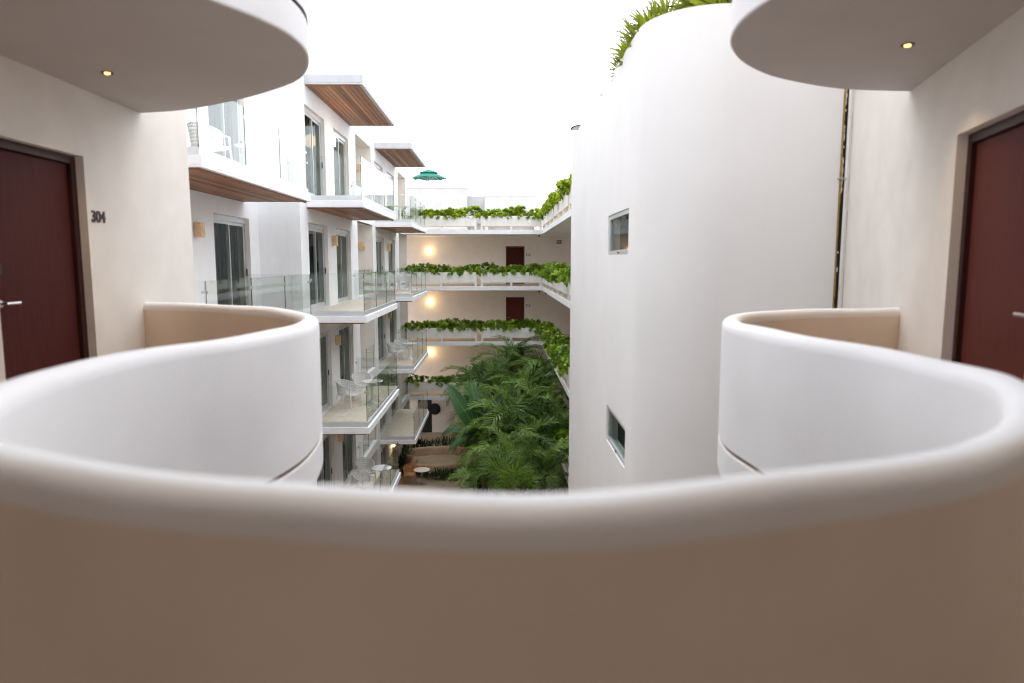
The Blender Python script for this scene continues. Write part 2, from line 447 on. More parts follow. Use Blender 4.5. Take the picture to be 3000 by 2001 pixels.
def curved_slab(name, curve, z0, z1, mats):
    c = spline(curve, 4)
    out = [(p.x, p.y) for p in c] + [(3.8, 6.1), (1.2, -5.0), (-3.75, -5.0)]
    mb = MB()
    n = len(out)
    # bottom outer edge has a rounded drip lip
    mb.face([(x, y, z1) for x, y in out], 1)
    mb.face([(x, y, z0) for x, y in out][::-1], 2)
    for i in range(n):
        a, b = out[i], out[(i + 1) % n]
        mb.face([(a[0], a[1], z0), (a[0], a[1], z1), (b[0], b[1], z1), (b[0], b[1], z0)], 0)
    me = mb.mesh(name, mats)
    bm = bmesh.new(); bm.from_mesh(me); bmesh.ops.remove_doubles(bm, verts=bm.verts, dist=1e-5); bmesh.ops.recalc_face_normals(bm, faces=bm.faces)
    bm.to_mesh(me); bm.free()
    for p in me.polygons: p.use_smooth = True
    me.set_sharp_from_angle(angle=R(40))
    o = link(name, me, near); o.location = OFF
    b = o.modifiers.new('bevel', 'BEVEL'); b.width = 0.03; b.segments = 4; b.limit_method = 'ANGLE'; b.angle_limit = R(60)
    return o

def parapet(name, curve, z0, z1, thick=0.145):
    c = spline(curve, 5)
    sec = [(0.022, 0.0), (0.022, 0.017), (0.0, 0.021), (0.0, 0.4), (0.0, z1 - z0 - 0.075)]
    for k in range(1, 8):
        t = math.pi * k / 8
        sec.append((thick / 2 - math.cos(t) * thick / 2, z1 - z0 - 0.075 + math.sin(t) ** 0.8 * 0.075))
    sec += [(thick, z1 - z0 - 0.075), (thick, 0.4), (thick, 0.0)]
    mb = MB(); ns = len(sec)
    rnd = random.Random(3)
    ph = [rnd.uniform(0, 6) for _ in range(6)]
    for i, p in enumerate(c):
        d = (c[min(i + 1, len(c) - 1)] - c[max(i - 1, 0)]).normalized()
        nrm = Vector((d.y, -d.x))
        s = i * 0.11
        w1 = 0.0055 * (math.sin(s * 2.1 + ph[0]) + math.sin(s * 3.7 + ph[1]) * 0.6)
        w2 = 0.0055 * (math.sin(s * 1.7 + ph[2]) + math.sin(s * 4.3 + ph[3]) * 0.6)
        for k, (o_, z) in enumerate(sec):
            wob = (w1 if k < ns / 2 else w2) if 3 <= k < ns - 2 else 0
            zz = z + (w1 * 0.8 if 4 < k < ns - 3 else 0)
            q = p + nrm * (o_ + wob * (0.5 + 0.5 * math.sin(s * 0.9 + k)))
            mb.v.append((q.x, q.y, z0 + zz))
    for i in range(len(c) - 1):
        for k in range(ns - 1):
            a = i * ns + k
            mb.f.append((a, a + ns, a + ns + 1, a + 1))
            mb.mi.append(2 if k < 2 else (1 if k >= ns - 3 else 3 if k >= ns - 6 else 0))  # inner and middle bands paint the rim's fade into shade
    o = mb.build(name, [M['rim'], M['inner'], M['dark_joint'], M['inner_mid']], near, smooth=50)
    o.location = OFF
    return o

M['dark_joint'] = simple('shadow_joint', (0.16, 0.12, 0.11), 0.8)
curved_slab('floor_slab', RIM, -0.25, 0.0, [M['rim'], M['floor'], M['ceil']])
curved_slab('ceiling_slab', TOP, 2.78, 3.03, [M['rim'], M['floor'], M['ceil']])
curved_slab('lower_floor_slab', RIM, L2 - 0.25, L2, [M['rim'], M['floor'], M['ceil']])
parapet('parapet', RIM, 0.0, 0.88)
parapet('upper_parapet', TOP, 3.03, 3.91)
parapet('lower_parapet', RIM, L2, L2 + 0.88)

# left wall: plane x = -3.6, opening for door 304
DL = (5.0, 6.15)
mb = MB()
holed_wall(lambda u, v, d: (-3.6 - d, u, v), -5.0, 8.2, G, 6.3, [(DL[0], DL[1], 0.0, 2.2, 0.16, True)], mb, 0, 0)
mb.face([(-3.6, 8.2, G), (-9.0, 8.2, G), (-9.0, 8.2, 6.3), (-3.6, 8.2, 6.3)])
mb.face([(-3.6, -5, 6.3), (-3.6, 8.2, 6.3), (-9, 8.2, 6.3), (-9, -5, 6.3)])
NP(mb.build('left_wall', [M['cream']], near, bevel=0.012))
# right wall: slanted plane
RW0, RW1 = Vector((3.63 - 0.27 * 11.16, -5.0)), Vector((3.63 + 0.27 * 2.2, 8.36))
rd = (RW1 - RW0); RLEN = rd.length; rd.normalize(); rn = Vector((rd.y, -rd.x))
def PR(u, v, d):
    q = RW0 + rd * u + rn * d
    return (q.x, q.y, v)
u_of_y = lambda y: (y + 5.0) / rd.y
DR = (u_of_y(3.76), u_of_y(5.0))
mb = MB()
holed_wall(PR, 0, RLEN, G, 6.3, [(DR[0], DR[1], 0.0, 2.2, 0.16, True)], mb, 0, 0)
a, b = PR(0, G, 0), PR(RLEN, G, 0)
mb.face([(a[0], a[1], 6.3), (b[0], b[1], 6.3), (b[0] + 5, b[1], 6.3), (a[0] + 5, a[1], 6.3)])
NP(mb.build('right_wall', [M['cream']], near))
# unseen wall behind the camera, its made-up opening above lets in fill light
mb = MB(); mb.box(-3.75, 1.3, -5.2, -5.0, G, 1.72)
NP(mb.build('unseen_back_wall', [M['cream']], near))
# roof over the wing, far overhead
mb = MB(); mb.box(-3.75, 1.3, -5.2, 0.6, 5.8, 6.1)
NP(mb.build('roof_slab', [M['white']], near))

def corridor_door(P, u0, u1, flip):
    """door leaf in its frame, in the opening u0..u1"""
    mb = MB()
    for a, b, c, d in ((u0 + .002, u0 + .07, 0, 2.198), (u1 - .07, u1 - .002, 0, 2.198), (u0 + .07, u1 - .07, 2.13, 2.198)):
        pts = [P(a, c, .07), P(b, c, .07), P(b, d, .07), P(a, d, .07)]
        back = [P(a, c, .158), P(b, c, .158), P(b, d, .158), P(a, d, .158)]
        n = len(mb.v); mb.v += pts + back
        for q in ((0, 1, 2, 3), (7, 6, 5, 4), (0, 4, 5, 1), (1, 5, 6, 2), (2, 6, 7, 3), (3, 7, 4, 0)):
            mb.f.append(tuple(n + k for k in q)); mb.mi.append(0)
    leaf_mb = MB()
    a, b, c, d = u0 + .074, u1 - .074, .012, 2.126
    leaf_mb.v += [P(a, c, .105), P(b, c, .105), P(b, d, .105), P(a, d, .105), P(a, c, .15), P(b, c, .15), P(b, d, .15), P(a, d, .15)]
    for q in ((0, 1, 2, 3), (7, 6, 5, 4), (0, 4, 5, 1), (1, 5, 6, 2), (2, 6, 7, 3), (3, 7, 4, 0)):
        leaf_mb.f.append(q); leaf_mb.mi.append(0)
    door = NP(leaf_mb.build('door', M['door'], near, bevel=0.003))
    fr = mb.build('door_frame', M['doorframe'], door, bevel=0.003)
    uh = (u0 + .135) if not flip else (u0 + .135)
    h = MB()
    h.tube([P(uh, 0.98, .104), P(uh, 0.98, .085)], 0.028, 20)
    h.tube([P(uh, 0.98, .09), P(uh, 0.98, .035)], 0.011, 12)
    h.tube([P(uh - .01, 0.98, .04), P(uh + .14, 0.98, .04)], 0.012, 14)
    h.build('handle', M['steel'], door, smooth=40)
    k = MB()
    cs = [P(uh - .03, 1.20, .104), P(uh + .03, 1.20, .104), P(uh + .03, 1.28, .104), P(uh - .03, 1.28, .104)]
    ct = [P(uh - .03, 1.20, .08), P(uh + .03, 1.20, .08), P(uh + .03, 1.28, .08), P(uh - .03, 1.28, .08)]
    k.v += cs + ct
    for q in ((4, 5, 6, 7), (0, 4, 7, 3), (1, 2, 6, 5), (0, 1, 5, 4), (3, 7, 6, 2)): k.f.append(q); k.mi.append(0)
    k.build('card_lock', M['dark'], door)
    return door
corridor_door(lambda u, v, d: (-3.6 - d, u, v), *DL, False)
corridor_door(PR, *DR, True)
NP(number('304', 0.145, near, (-3.598, 6.2, 1.645), (R(90), 0, R(90))))

def downlight(loc, label):
    t = thing('downlight', label, 'light', loc)
    m = MB(); m.lathe([(0.044, -0.001), (0.044, -0.007), (0.032, -0.007), (0.03, -0.002)], 24)
    m.build('trim_ring', M['dark'], t, smooth=40)
    m = MB(); m.lathe([(0.021, -0.003), (0.02, -0.011), (0.01, -0.014)], 20)
    m.build('bulb', M['bulb'], t, smooth=40)
    ld = bpy.data.lights.new('downlight_beam', 'SPOT'); ld.energy = 11; ld.spot_size = R(95); ld.spot_blend = 0.8; ld.color = (1, .70, .42); ld.shadow_soft_size = 0.03
    lo = bpy.data.objects.new('downlight_beam', ld); COL.objects.link(lo); lo.parent = t; lo.location = (0, 0, -0.03)
    return t
downlight((-3.09, 5.68, 2.78), 'small warm downlight in the left soffit above door 304')
downlight((2.83, 4.86, 2.78), 'small warm downlight in the right soffit by the smudge mark')

# ------------------------------------------------------------------ stair tower on the right
TX, TY, TR, TTOP = 1.84, 8.34, 0.95, 4.3
tower = thing('stair_tower', 'tall smooth white tower with rounded corner and two small windows', 'building', (TX, 12, G))
TOFF = Vector((-TX, -12, -G))
WIN = [(9.70, 11.50, 1.40, 2.05), (9.66, 11.36, -1.72, -1.11)]
mb = MB()
PT = lambda u, v, d: (TX + d, u, v)
holed_wall(PT, TY + TR, 17.35, G, TTOP, [(w[0], w[1], w[2], w[3], 0.5, True) for w in WIN], mb)
arc = []
for k in range(25):
    t = math.pi / 2 * k / 24
    arc.append((TX + TR - TR * math.cos(t), TY + TR - TR * math.sin(t)))
XE = 4.13
arc += [(TX + TR + (XE - TX - TR) * k / 6, TY) for k in range(1, 7)]
mb.face([(*arc[24], G), (*arc[24], TTOP), (*arc[-1], TTOP), (*arc[-1], G)])
mc = MB()
for p in arc[:25]: mc.v += [(p[0], p[1], G), (p[0], p[1], TTOP)]
for k in range(24): mc.f.append((2 * k, 2 * k + 1, 2 * k + 3, 2 * k + 2)); mc.mi.append(0)
o = mc.build('rounded_corner', M['tower'], tower, smooth=30); o.location = TOFF
mb.face([(TX, 17.35, G), (TX, 17.35, TTOP), (6.5, 17.35, TTOP), (6.5, 17.35, G)])
# wall head 0.2 thick, then the planted roof behind it
inner = [(TX + .2, 17.15)] + [(TX + TR - (TR - .2) * math.cos(math.pi / 2 * k / 24), TY + TR - (TR - .2) * math.sin(math.pi / 2 * k / 24)) for k in range(25)] + [(XE, TY + .2)]
outer = [(TX, 17.35)] + arc[:25] + [(XE, TY)]
for (p, q), (s, r) in zip(zip(outer, outer[1:]), zip(inner, inner[1:])):
    mb.face([(p[0], p[1], TTOP), (s[0], s[1], TTOP), (r[0], r[1], TTOP), (q[0], q[1], TTOP)])
    mb.face([(s[0], s[1], TTOP), (s[0], s[1], TTOP - .3), (r[0], r[1], TTOP - .3), (r[0], r[1], TTOP)])
me = mb.mesh('wall', [M['tower']])
o = link('wall', me, tower); o.location = TOFF
mb = MB(); mb.face([(TX + .1, 17.2, TTOP - .3), (TX + .1, TY + .9, TTOP - .3), (TX + .9, TY + .1, TTOP - .3), (6.5, TY + .1, TTOP - .3), (6.5, 17.2, TTOP - .3)])
o = mb.build('roof_bed', M['soil'], tower); o.location = TOFF
for w in WIN:
    f = MB(); fw = 0.07
    for a, b, c, d in ((w[0] + .003, w[1] - .003, w[2] + .003, w[2] + fw), (w[0] + .003, w[1] - .003, w[3] - fw, w[3] - .003), (w[0] + .003, w[0] + fw, w[2] + fw, w[3] - fw), (w[1] - fw, w[1] - .003, w[2] + fw, w[3] - fw)):
        f.box(TX + .02, TX + .08, a, b, c, d)
    fo = f.build('window', M['alu'], tower, bevel=0.004); fo.location = TOFF
    p = MB(); p.box(TX + .047, TX + .053, w[0] + fw, w[1] - fw, w[2] + fw, w[3] - fw)
    p.build('pane', M['door_glass'], fo)
    h = MB(); h.box(TX + .008, TX + .021, (w[0] + w[1]) / 2 - .05, (w[0] + w[1]) / 2 + .05, w[2] + .02, w[2] + .045)
    h.build('latch', M['dark'], fo)
    s = MB(); s.box(TX + .2, TX + .22, w[0], w[1], w[2], w[3])
    s.build('blind', M['curtain'], fo)
# open joint between tower and corridor wing
mb = MB(); mb.box(XE, XE + .14, TY + .03, TY + .06, G, 6.0)
o = mb.build('joint_gap', M['dark'], tower); o.location = TOFF
mb = MB()
rnd = random.Random(5)
z = -1.0
while z < 5.5:
    h = rnd.uniform(.08, .5); w = rnd.uniform(.012, .02)
    mb.box(XE - .004, XE + w, TY - .006 - rnd.uniform(0, .006), TY + .03, z, z + h * .98); z += h
o = mb.build('joint_foam', M['foam'], tower); o.location = TOFF
mb = MB()
z = -1.0
while z < 5.5:
    h = rnd.uniform(.03, .14)
    if rnd.random() < .55: mb.tube([(XE + .034 + rnd.uniform(-.004, .004), TY + .012, z), (XE + .034, TY + .010, z + h * .5), (XE + .034, TY + .012, z + h)], [.004, rnd.uniform(.007, .013), .004], 7)
    z += h
o = mb.build('sealant_blob', M['planter'], tower, smooth=60); o.location = TOFF; o['kind'] = 'stuff'
mb = MB(); mb.tube([(XE + .078, TY - .004, G), (XE + .078, TY - .004, 5.5)], .02, 12)
o = mb.build('conduit', M['planter'], tower, smooth=40); o.location = TOFF
for zz in (0.55, 2.28):
    mb = MB(); mb.box(XE - .03, XE + .07, TY - .03, TY - .006, zz, zz + .018)
    o = mb.build('pipe_clip', M['steel'], tower); o.location = TOFF
mb = MB()
z = -1.0
while z < 5.5:
    h = rnd.uniform(.05, .3); w = rnd.uniform(.003, .008)
    q0, q1 = PR(RLEN - .16, 0, -.002), PR(RLEN - .16 + w * 2.2, 0, -.002)
    mb.face([(q0[0], q0[1], z), (q1[0], q1[1], z), (q1[0], q1[1], z + h), (q0[0], q0[1], z + h)]); z += h
NP(mb.build('wall_crack', M['dark_joint'], near))

# floodlight on the tower head
t = thing('floodlight', 'small dark floodlight on the far end of the tower top', 'light', (TX + .12, 16.6, TTOP))
mb = MB(); mb.tube([(0, 0, 0), (0, 0, .07), (-.06, .03, .12)], .015, 8); mb.build('bracket', M['dark'], t, smooth=40)
mb = MB(); mb.lathe([(.03, -.05), (.14, -.012), (.145, .0), (.135, .008)], 24)
o = mb.build('head', M['dark'], t, smooth=40); o.location = (-.09, .04, .15); o.rotation_euler = (R(168), R(-10), 0)
mb = MB(); mb.lathe([(.12, .0), (.12, .003)], 24)
o2 = mb.build('lens', M['sign'], o); o2.location = (0, 0, .009)

# ------------------------------------------------------------------ left wing with balconies
wing = thing('balcony_wing', 'white four storey wing on the left with glass balconies and wooden soffits', 'building', (-5, 26, G))
WOFF = Vector((5, -26, -G))
XF, XO = -5.0, -3.5           # facade, balcony front (bays two and three)
XF1, XO1 = -6.05, -4.45       # the first bay stands further back
BAY = {2: (17.6, 24.7, 18.2, 23.85), 3: (27.66, 34.87, 28.3, 34.0)}
LEVELS = [L4, L3, L2, L1, G]
holes = []
for b, (y0, y1, b0, b1) in BAY.items():
    for zf in LEVELS:
        holes.append((y0 + .74, y0 + 2.78, zf, zf + 2.33, .7, True))
        holes.append((y0 + 3.85, y0 + 5.92, zf, zf + 2.33, .7, True))
for y0, y1 in ((24.7, 27.66), (34.87, 37.7)):
    for zf in LEVELS:
        holes.append((y0, y1 - .0, zf, zf + 2.74, 1.35, True))
mb = MB()
holed_wall(lambda u, v, d: (XF - d, u, v), 17.6, 38.0, G, 7.1, holes, mb, 0, 1)
mb.face([(XF, 17.6, G), (XF, 17.6, 7.1), (XF1 - 1, 17.6, 7.1), (XF1 - 1, 17.6, G)])
mb.face([(XF, 38.0, G), (XF, 38.0, 7.1), (XF - 1.4, 38.0, 7.1), (XF - 1.4, 38.0, G)])
mb.box(XF - .25, XF - .001, 17.61, 37.99, 6.4, 7.099)
o = mb.build('facade_wall', [M['white'], M['cream']], wing); o.location = WOFF
mb = MB()
D1 = [(11.5, 13.25), (14.85, 16.95)]
holed_wall(lambda u, v, d: (XF1 - d, u, v), 7.0, 17.6, G, 7.1, [(a, b, zf, zf + 2.33, .7, True) for a, b in D1 for zf in LEVELS], mb, 0, 1)
o = mb.build('setback_wall', [M['white'], M['cream']], wing); o.location = WOFF
mb = MB(); mb.box(-12, XF - .26, 17.7, 37.9, 6.3, 6.4); mb.box(-12, XF1 - .02, 7, 17.6, 6.3, 6.39)
o = mb.build('roof_deck', M['ceil'], wing); o.location = WOFF

PLANK_MESH = {}
def planks(parent, x0, x1, y0, y1, z):
    n = 11; w = (x1 - x0) / n
    bb = MB(); bb.box(x0 + .002, x1 - .002, y0 + .002, y1 - .002, z + .022, z + .03); bb.build('backing_board', M['dark'], parent)
    key = (round(w, 3), round(y1 - y0, 3))
    if key not in PLANK_MESH:
        m = MB(); m.box(-w / 2 + .006, w / 2 - .006, -(y1 - y0) / 2, (y1 - y0) / 2, 0, .02)
        PLANK_MESH[key] = m.mesh('plank', M['plank'])
    for k in range(n):
        o = link('plank', PLANK_MESH[key], parent)
        o.location = (x0 + w * (k + .5), (y0 + y1) / 2, z + random.uniform(-.001, .001))

TILE = {}
def canopy(x0, x1, y0, y1, z0, z1):
    m = MB(); m.box(x0 + .002, x1, y0, y1, z0 + .04, z1); 
    # downstand lip round the edge
    m.box(x1 - .11, x1 - .0005, y0 + .0005, y1 - .0005, z0, z0 + .039); m.box(x0 + .002, x1 - .111, y0 + .0005, y0 + .07, z0, z0 + .039); m.box(x0 + .002, x1 - .111, y1 - .07, y1 - .0005, z0, z0 + .039)
    c = m.build('canopy', M['roofwhite'], wing, bevel=.006); c.location = WOFF
    t = MB(); t.box(x0 + .01, x1 - .115, y0 + .075, y0 + .095, z0 - .03, z0 + .03); t.box(x1 - .135, x1 - .115, y0 + .097, y1 - .075, z0 - .03, z0 + .03)
    t.build('edge_trim', M['trim'], c)
    planks(c, x0 + .01, x1 - .137, y0 + .1, y1 - .076, z0 - .005)
    return c

def glass_panel(parent, x0, x1, y0, y1, z0, z1):
    m = MB(); m.box(x0, x1, y0, y1, z0, z1)
    ends = (2, 4) if (y1 - y0) > (x1 - x0) else (3, 5)      # upright edges are dark
    for e in ends: m.mi[e] = 1
    return m.build('glass_panel', [M['rail_glass'], M['glass_edge']], parent)

CLIP = {}
def clip(parent, cx, cy, cz, sx, sy, sz):
    key = (round(sx, 3), round(sy, 3), round(sz, 3))
    if key not in CLIP:
        m = MB(); m.box(-sx / 2, sx / 2, -sy / 2, sy / 2, -sz / 2, sz / 2); CLIP[key] = m.mesh('glass_clip', M['steel'])
    o = link('glass_clip', CLIP[key], parent); o.location = (cx, cy, cz)
    return o

def balcony(xf, xo, y0, y1, zf, name='balcony', planked=True):
    m = MB()
    zb, zt = zf - .32, zf - .14
    m.box(xf + .002, xo, y0, y1, zb + .04, zt)
    m.box(xo - .09, xo - .0005, y0 + .0005, y1 - .0005, zb, zb + .039); m.box(xf + .002, xo - .091, y0 + .0005, y0 + .06, zb, zb + .039); m.box(xf + .002, xo - .091, y1 - .06, y1 - .0005, zb, zb + .039)
    s = m.build(name, M['white'], wing, bevel=.006); s.location = WOFF
    c = MB()
    c.box(xo - .10, xo - .045, y0 + .045, y1 - .045, zt, zf - .02); c.box(xf + .004, xo - .1005, y0 + .045, y0 + .10, zt, zf - .02); c.box(xf + .004, xo - .1005, y1 - .10, y1 - .045, zt, zf - .02)
    c.build('rail_channel', M['channel'], s, bevel=.004)
    # floor: bed and tiles
    bed = MB(); bed.box(xf + .003, xo - .102, y0 + .102, y1 - .102, zt + .001, zf - .03); bed.build('floor_bed', M['walk'], s)
    nx, ny = 2, 8
    tw, tl = (xo - .104 - xf - .004) / nx, (y1 - y0 - .208) / ny
    key = (round(tw, 3), round(tl, 3))
    if key not in TILE:
        q = MB(); q.box(-tw / 2 + .002, tw / 2 - .002, -tl / 2 + .002, tl / 2 - .002, 0, .024); TILE[key] = q.mesh('tile', M['tile'])
    for i in range(nx):
        for j in range(ny):
            o = link('tile', TILE[key], s); o.location = (xf + .004 + tw * (i + .5), y0 + .104 + tl * (j + .5), zf - .029)
    if planked:
        t = MB(); t.box(xf + .01, xo - .095, y0 + .064, y0 + .084, zb - .035, zb + .03); t.box(xo - .115, xo - .095, y0 + .085, y1 - .064, zb - .035, zb + .03)
        t.build('edge_trim', M['trim'], s)
        planks(s, xf + .01, xo - .117, y0 + .088, y1 - .066, zb - .008)
    # glass: near end, three in front, far end
    gx = xo - .072
    g1, g2 = y0 + .072, y1 - .072
    n = 3
    step = (g2 - g1) / n
    for k in range(n):
        glass_panel(s, gx - .006, gx + .006, g1 + step * k + .008, g1 + step * (k + 1) - .008, zf - .03, zf + 1.0)
    for yy in (g1, g2):
        glass_panel(s, xf + .04, gx - .014, yy - .006, yy + .006, zf - .03, zf + 1.0)
        clip(s, gx - .02, yy, zf + .82, .07, .07, .045)
        clip(s, xf + .032, yy, zf + .82, .056, .036, .05)
    for k in (1, 2): clip(s, gx, g1 + step * k, zf + .83, .032, .045, .06)
    return s

def sliding_door(xf, y0, y1, zf, dark_right=True, all_dark=False):
    H = zf + 2.327; x = xf - .16
    f = MB(); w = .055
    f.box(x, x + .08, y0 + .003, y0 + w, zf + .004, H); f.box(x, x + .08, y1 - w, y1 - .003, zf + .004, H)
    f.box(x, x + .08, y0 + w, y1 - w, H - .12, H); f.box(x, x + .08, y0 + w, y1 - w, zf + .004, zf + .045)
    d = f.build('sliding_door', M['alu'], wing, bevel=.003); d.location = WOFF
    ym = (y0 + y1) / 2
    for k, (a, b, xx) in enumerate(((y0 + w, ym + .03, x + .045), (ym - .03, y1 - w, x + .01))):
        q = MB(); t = .05
        q.box(xx, xx + .028, a + .002, a + t, zf + .048, H - .124); q.box(xx, xx + .028, b - t, b - .002, zf + .048, H - .124)
        q.box(xx, xx + .028, a + t, b - t, zf + .048, zf + .13); q.box(xx, xx + .028, a + t, b - t, H - .19, H - .124)
        q.build('leaf_frame', M['alu'], d)
        p = MB(); p.box(xx + .011, xx + .017, a + t, b - t, zf + .13, H - .19)
        p.build('pane', M['door_glass'], d)
        isdark = all_dark or (k == 1) == dark_right
        c = MB(); nn = 34
        amp = .03
        rr = random.Random(int(y0 * 10 + k)); ph = rr.uniform(0, 6)
        ya, yb = (y0 - .02, ym) if k == 0 else (ym, y1 + .02)
        for i in range(nn + 1):
            yy = ya + (yb - ya) * i / nn
            xxx = x - .14 + amp * math.sin(i * 1.25 + ph) + .012 * math.sin(i * .5)
            c.v += [(xxx, yy, zf + .02), (xxx, yy, H - .05)]
        for i in range(nn):
            c.f.append((2 * i, 2 * i + 2, 2 * i + 3, 2 * i + 1)); c.mi.append(0)
        c.build('curtain', M['curtain'] if isdark else M['curtain_light'], d, smooth=60)
    h = MB(); hy = (ym - .015) if dark_right else (ym + .015)
    h.box(x + .073, x + .1, y1 - .1 if dark_right else y0 + .065, y1 - .065 if dark_right else y0 + .1, zf + .95, zf + 1.12)
    h.build('handle', M['dark'], d, bevel=.004)
    return d

for b, (y0, y1, b0, b1) in BAY.items():
    for zf in LEVELS:
        if zf == G and b == 2: continue
        sliding_door(XF, y0 + .74, y0 + 2.78, zf, True)
        sliding_door(XF, y0 + 3.85, y0 + 5.92, zf, False)
        if zf > G: balcony(XF, XO, b0, b1, zf)
    canopy(XF, XO, b0 + .2, b1 + .05, 5.86, 6.10)
for zf in (L4, L3, L2):
    for a, b in D1: sliding_door(XF1, a, b, zf, True, True)
    balcony(XF1, XO1, 10.6, 16.65, zf)

# glass guards across the loggia openings, each on a white upstand
for y0, y1 in ((24.7, 27.66), (34.87, 37.7)):
    for zf in (L4, L3, L2, L1):
        m = MB(); m.box(XF - .16, XF + .012, y0 + .003, y1 - .003, zf - .29, zf + .06)
        s = m.build('loggia_upstand', M['white'], wing, bevel=.006); s.location = WOFF
        st = (y1 - y0 - .04) / 2
        for k in range(2):
            glass_panel(s, XF - .075, XF - .063, y0 + .02 + st * k + .006, y0 + .02 + st * (k + 1) - .006, zf + .055, zf + 1.0)
        for yy in (y0 + .027, y1 - .027): clip(s, XF - .068, yy, zf + .845, .045, .046, .05)

# ------------------------------------------------------------------ far wing and side wing with planters
FY, PY, PXR = 41.0, 37.3, 2.38
far = thing('far_wing', 'far white wing with planter balustrades and doors 316 and 216', 'building', (-1, FY, G))
FOFF = Vector((1, -FY, -G))
mb = MB()
doors = [(0.47, 1.58, zf, zf + 2.22, .12, True) for zf in (L3, L2, L1)]
doors += [(-4.9, -4.05, G, G + 2.2, .12, True), (-1.55, -.55, G, G + 2.3, .3, True)]
holed_wall(lambda u, v, d: (u, FY + d, v), -9.0, 8.0, G, L4 - .25, doors, mb)
o = mb.build('corridor_wall', M['farwall'], far); o.location = FOFF

def far_door(x0, x1, zf, text):
    m = MB(); m.box(x0 + .055, x1 - .055, FY + .03, FY + .07, zf + .01, zf + 2.16)
    d = m.build('door', M['door'], far); d.location = FOFF
    m = MB(); m.box(x0 + .003, x0 + .05, FY + .01, FY + .1, zf + .003, zf + 2.216); m.box(x1 - .05, x1 - .003, FY + .01, FY + .1, zf + .003, zf + 2.216); m.box(x0 + .051, x1 - .051, FY + .01, FY + .1, zf + 2.165, zf + 2.216)
    m.build('door_frame', M['doorframe'], d)
    m = MB(); m.tube([(x0 + .12, FY - .02, zf + 1), (x0 + .24, FY - .02, zf + 1)], .012, 8); m.tube([(x0 + .12, FY - .02, zf + 1), (x0 + .12, FY + .03, zf + 1)], .012, 8)
    m.build('handle', M['steel'], d)
    if text:
        n = number(text, .19, far, (x1 + .07, FY - .004, zf + 1.66), (R(90), 0, 0)); n.location = n.location + FOFF
far_door(.47, 1.58, L3, '316'); far_door(.47, 1.58, L2, '216'); far_door(.47, 1.58, L1, None)
m = MB(); m.box(-4.88, -4.07, FY + .03, FY + .07, G + .01, G + 2.18); o = m.build('service_door', M['dark'], far); o.location = FOFF
m = MB(); m.box(-1.5, -.6, FY + .15, FY + .2, G + .01, G + 2.28); o = m.build('door', M['doorframe'], far); o.location = FOFF

side = thing('side_wing', 'right hand wing beyond the tower with long trailing planters', 'building', (3.5, 28, G))
SOFF = Vector((-3.5, -28, -G))
m = MB(); m.box(5.2, 5.5, 17.5, FY - .005, G, L4 - .26); o = m.build('corridor_wall', M['farwall'], side); o.location = SOFF
for zf in (L4, L3, L2, L1):
    m = MB(); m.box(-9.0, PXR, PY, FY - .002, zf - .25, zf - .03); o = m.build('walkway_slab', M['white'], far, bevel=.008); o.location = FOFF
    m = MB(); m.box(-9.0, PXR - .01, PY + .03, FY - .004, zf - .0295, zf - .004); o = m.build('walkway_floor', M['walk'], far); o.location = FOFF
    m = MB(); m.box(PXR + .001, 5.6, 17.4, FY - .002, zf - .25, zf - .03); o = m.build('walkway_slab', M['white'], side, bevel=.008); o.location = SOFF
    m = MB(); m.box(PXR + .03, 5.19, 17.45, FY - .006, zf - .0295, zf - .004); o = m.build('walkway_floor', M['walk'], side); o.location = SOFF

def planter(parent, off, x0, x1, y0, y1, zf, inx, iny):
    """open trough on short piers; (inx, iny) = direction away from the courtyard"""
    z0, z1 = zf + .17, zf + .73; t = .06
    m = MB()
    m.box(x0, x1, y0, y0 + t, z0, z1); m.box(x0, x1, y1 - t, y1, z0, z1); m.box(x0, x0 + t, y0 + t, y1 - t, z0, z1); m.box(x1 - t, x1, y0 + t, y1 - t, z0, z1); m.box(x0 + t, x1 - t, y0 + t, y1 - t, z0, z0 + .05)
    p = m.build('planter', M['planter'], parent, bevel=.008); p.location = off
    s = MB(); s.box(x0 + t + .002, x1 - t - .002, y0 + t + .002, y1 - t - .002, z0 + .05, z1 - .05); s.build('soil', M['soil'], p)
    q = MB()
    if x1 - x0 > y1 - y0:
        for xx in (x0 + .0, (x0 + x1) / 2 - .06, x1 - .12): q.box(xx, xx + .12, y0 + .005, y1 - .01, zf - .029, z0 - .001)
    else:
        n = max(2, int((y1 - y0) / 1.9) + 1)
        for k in range(n):
            yy = y0 + (y1 - y0 - .12) * k / (n - 1)
            q.box(x0 + .005, x1 - .01, yy, yy + .12, zf - .029, z0 - .001)
    q.build('pier', M['planter'], p)
    return p

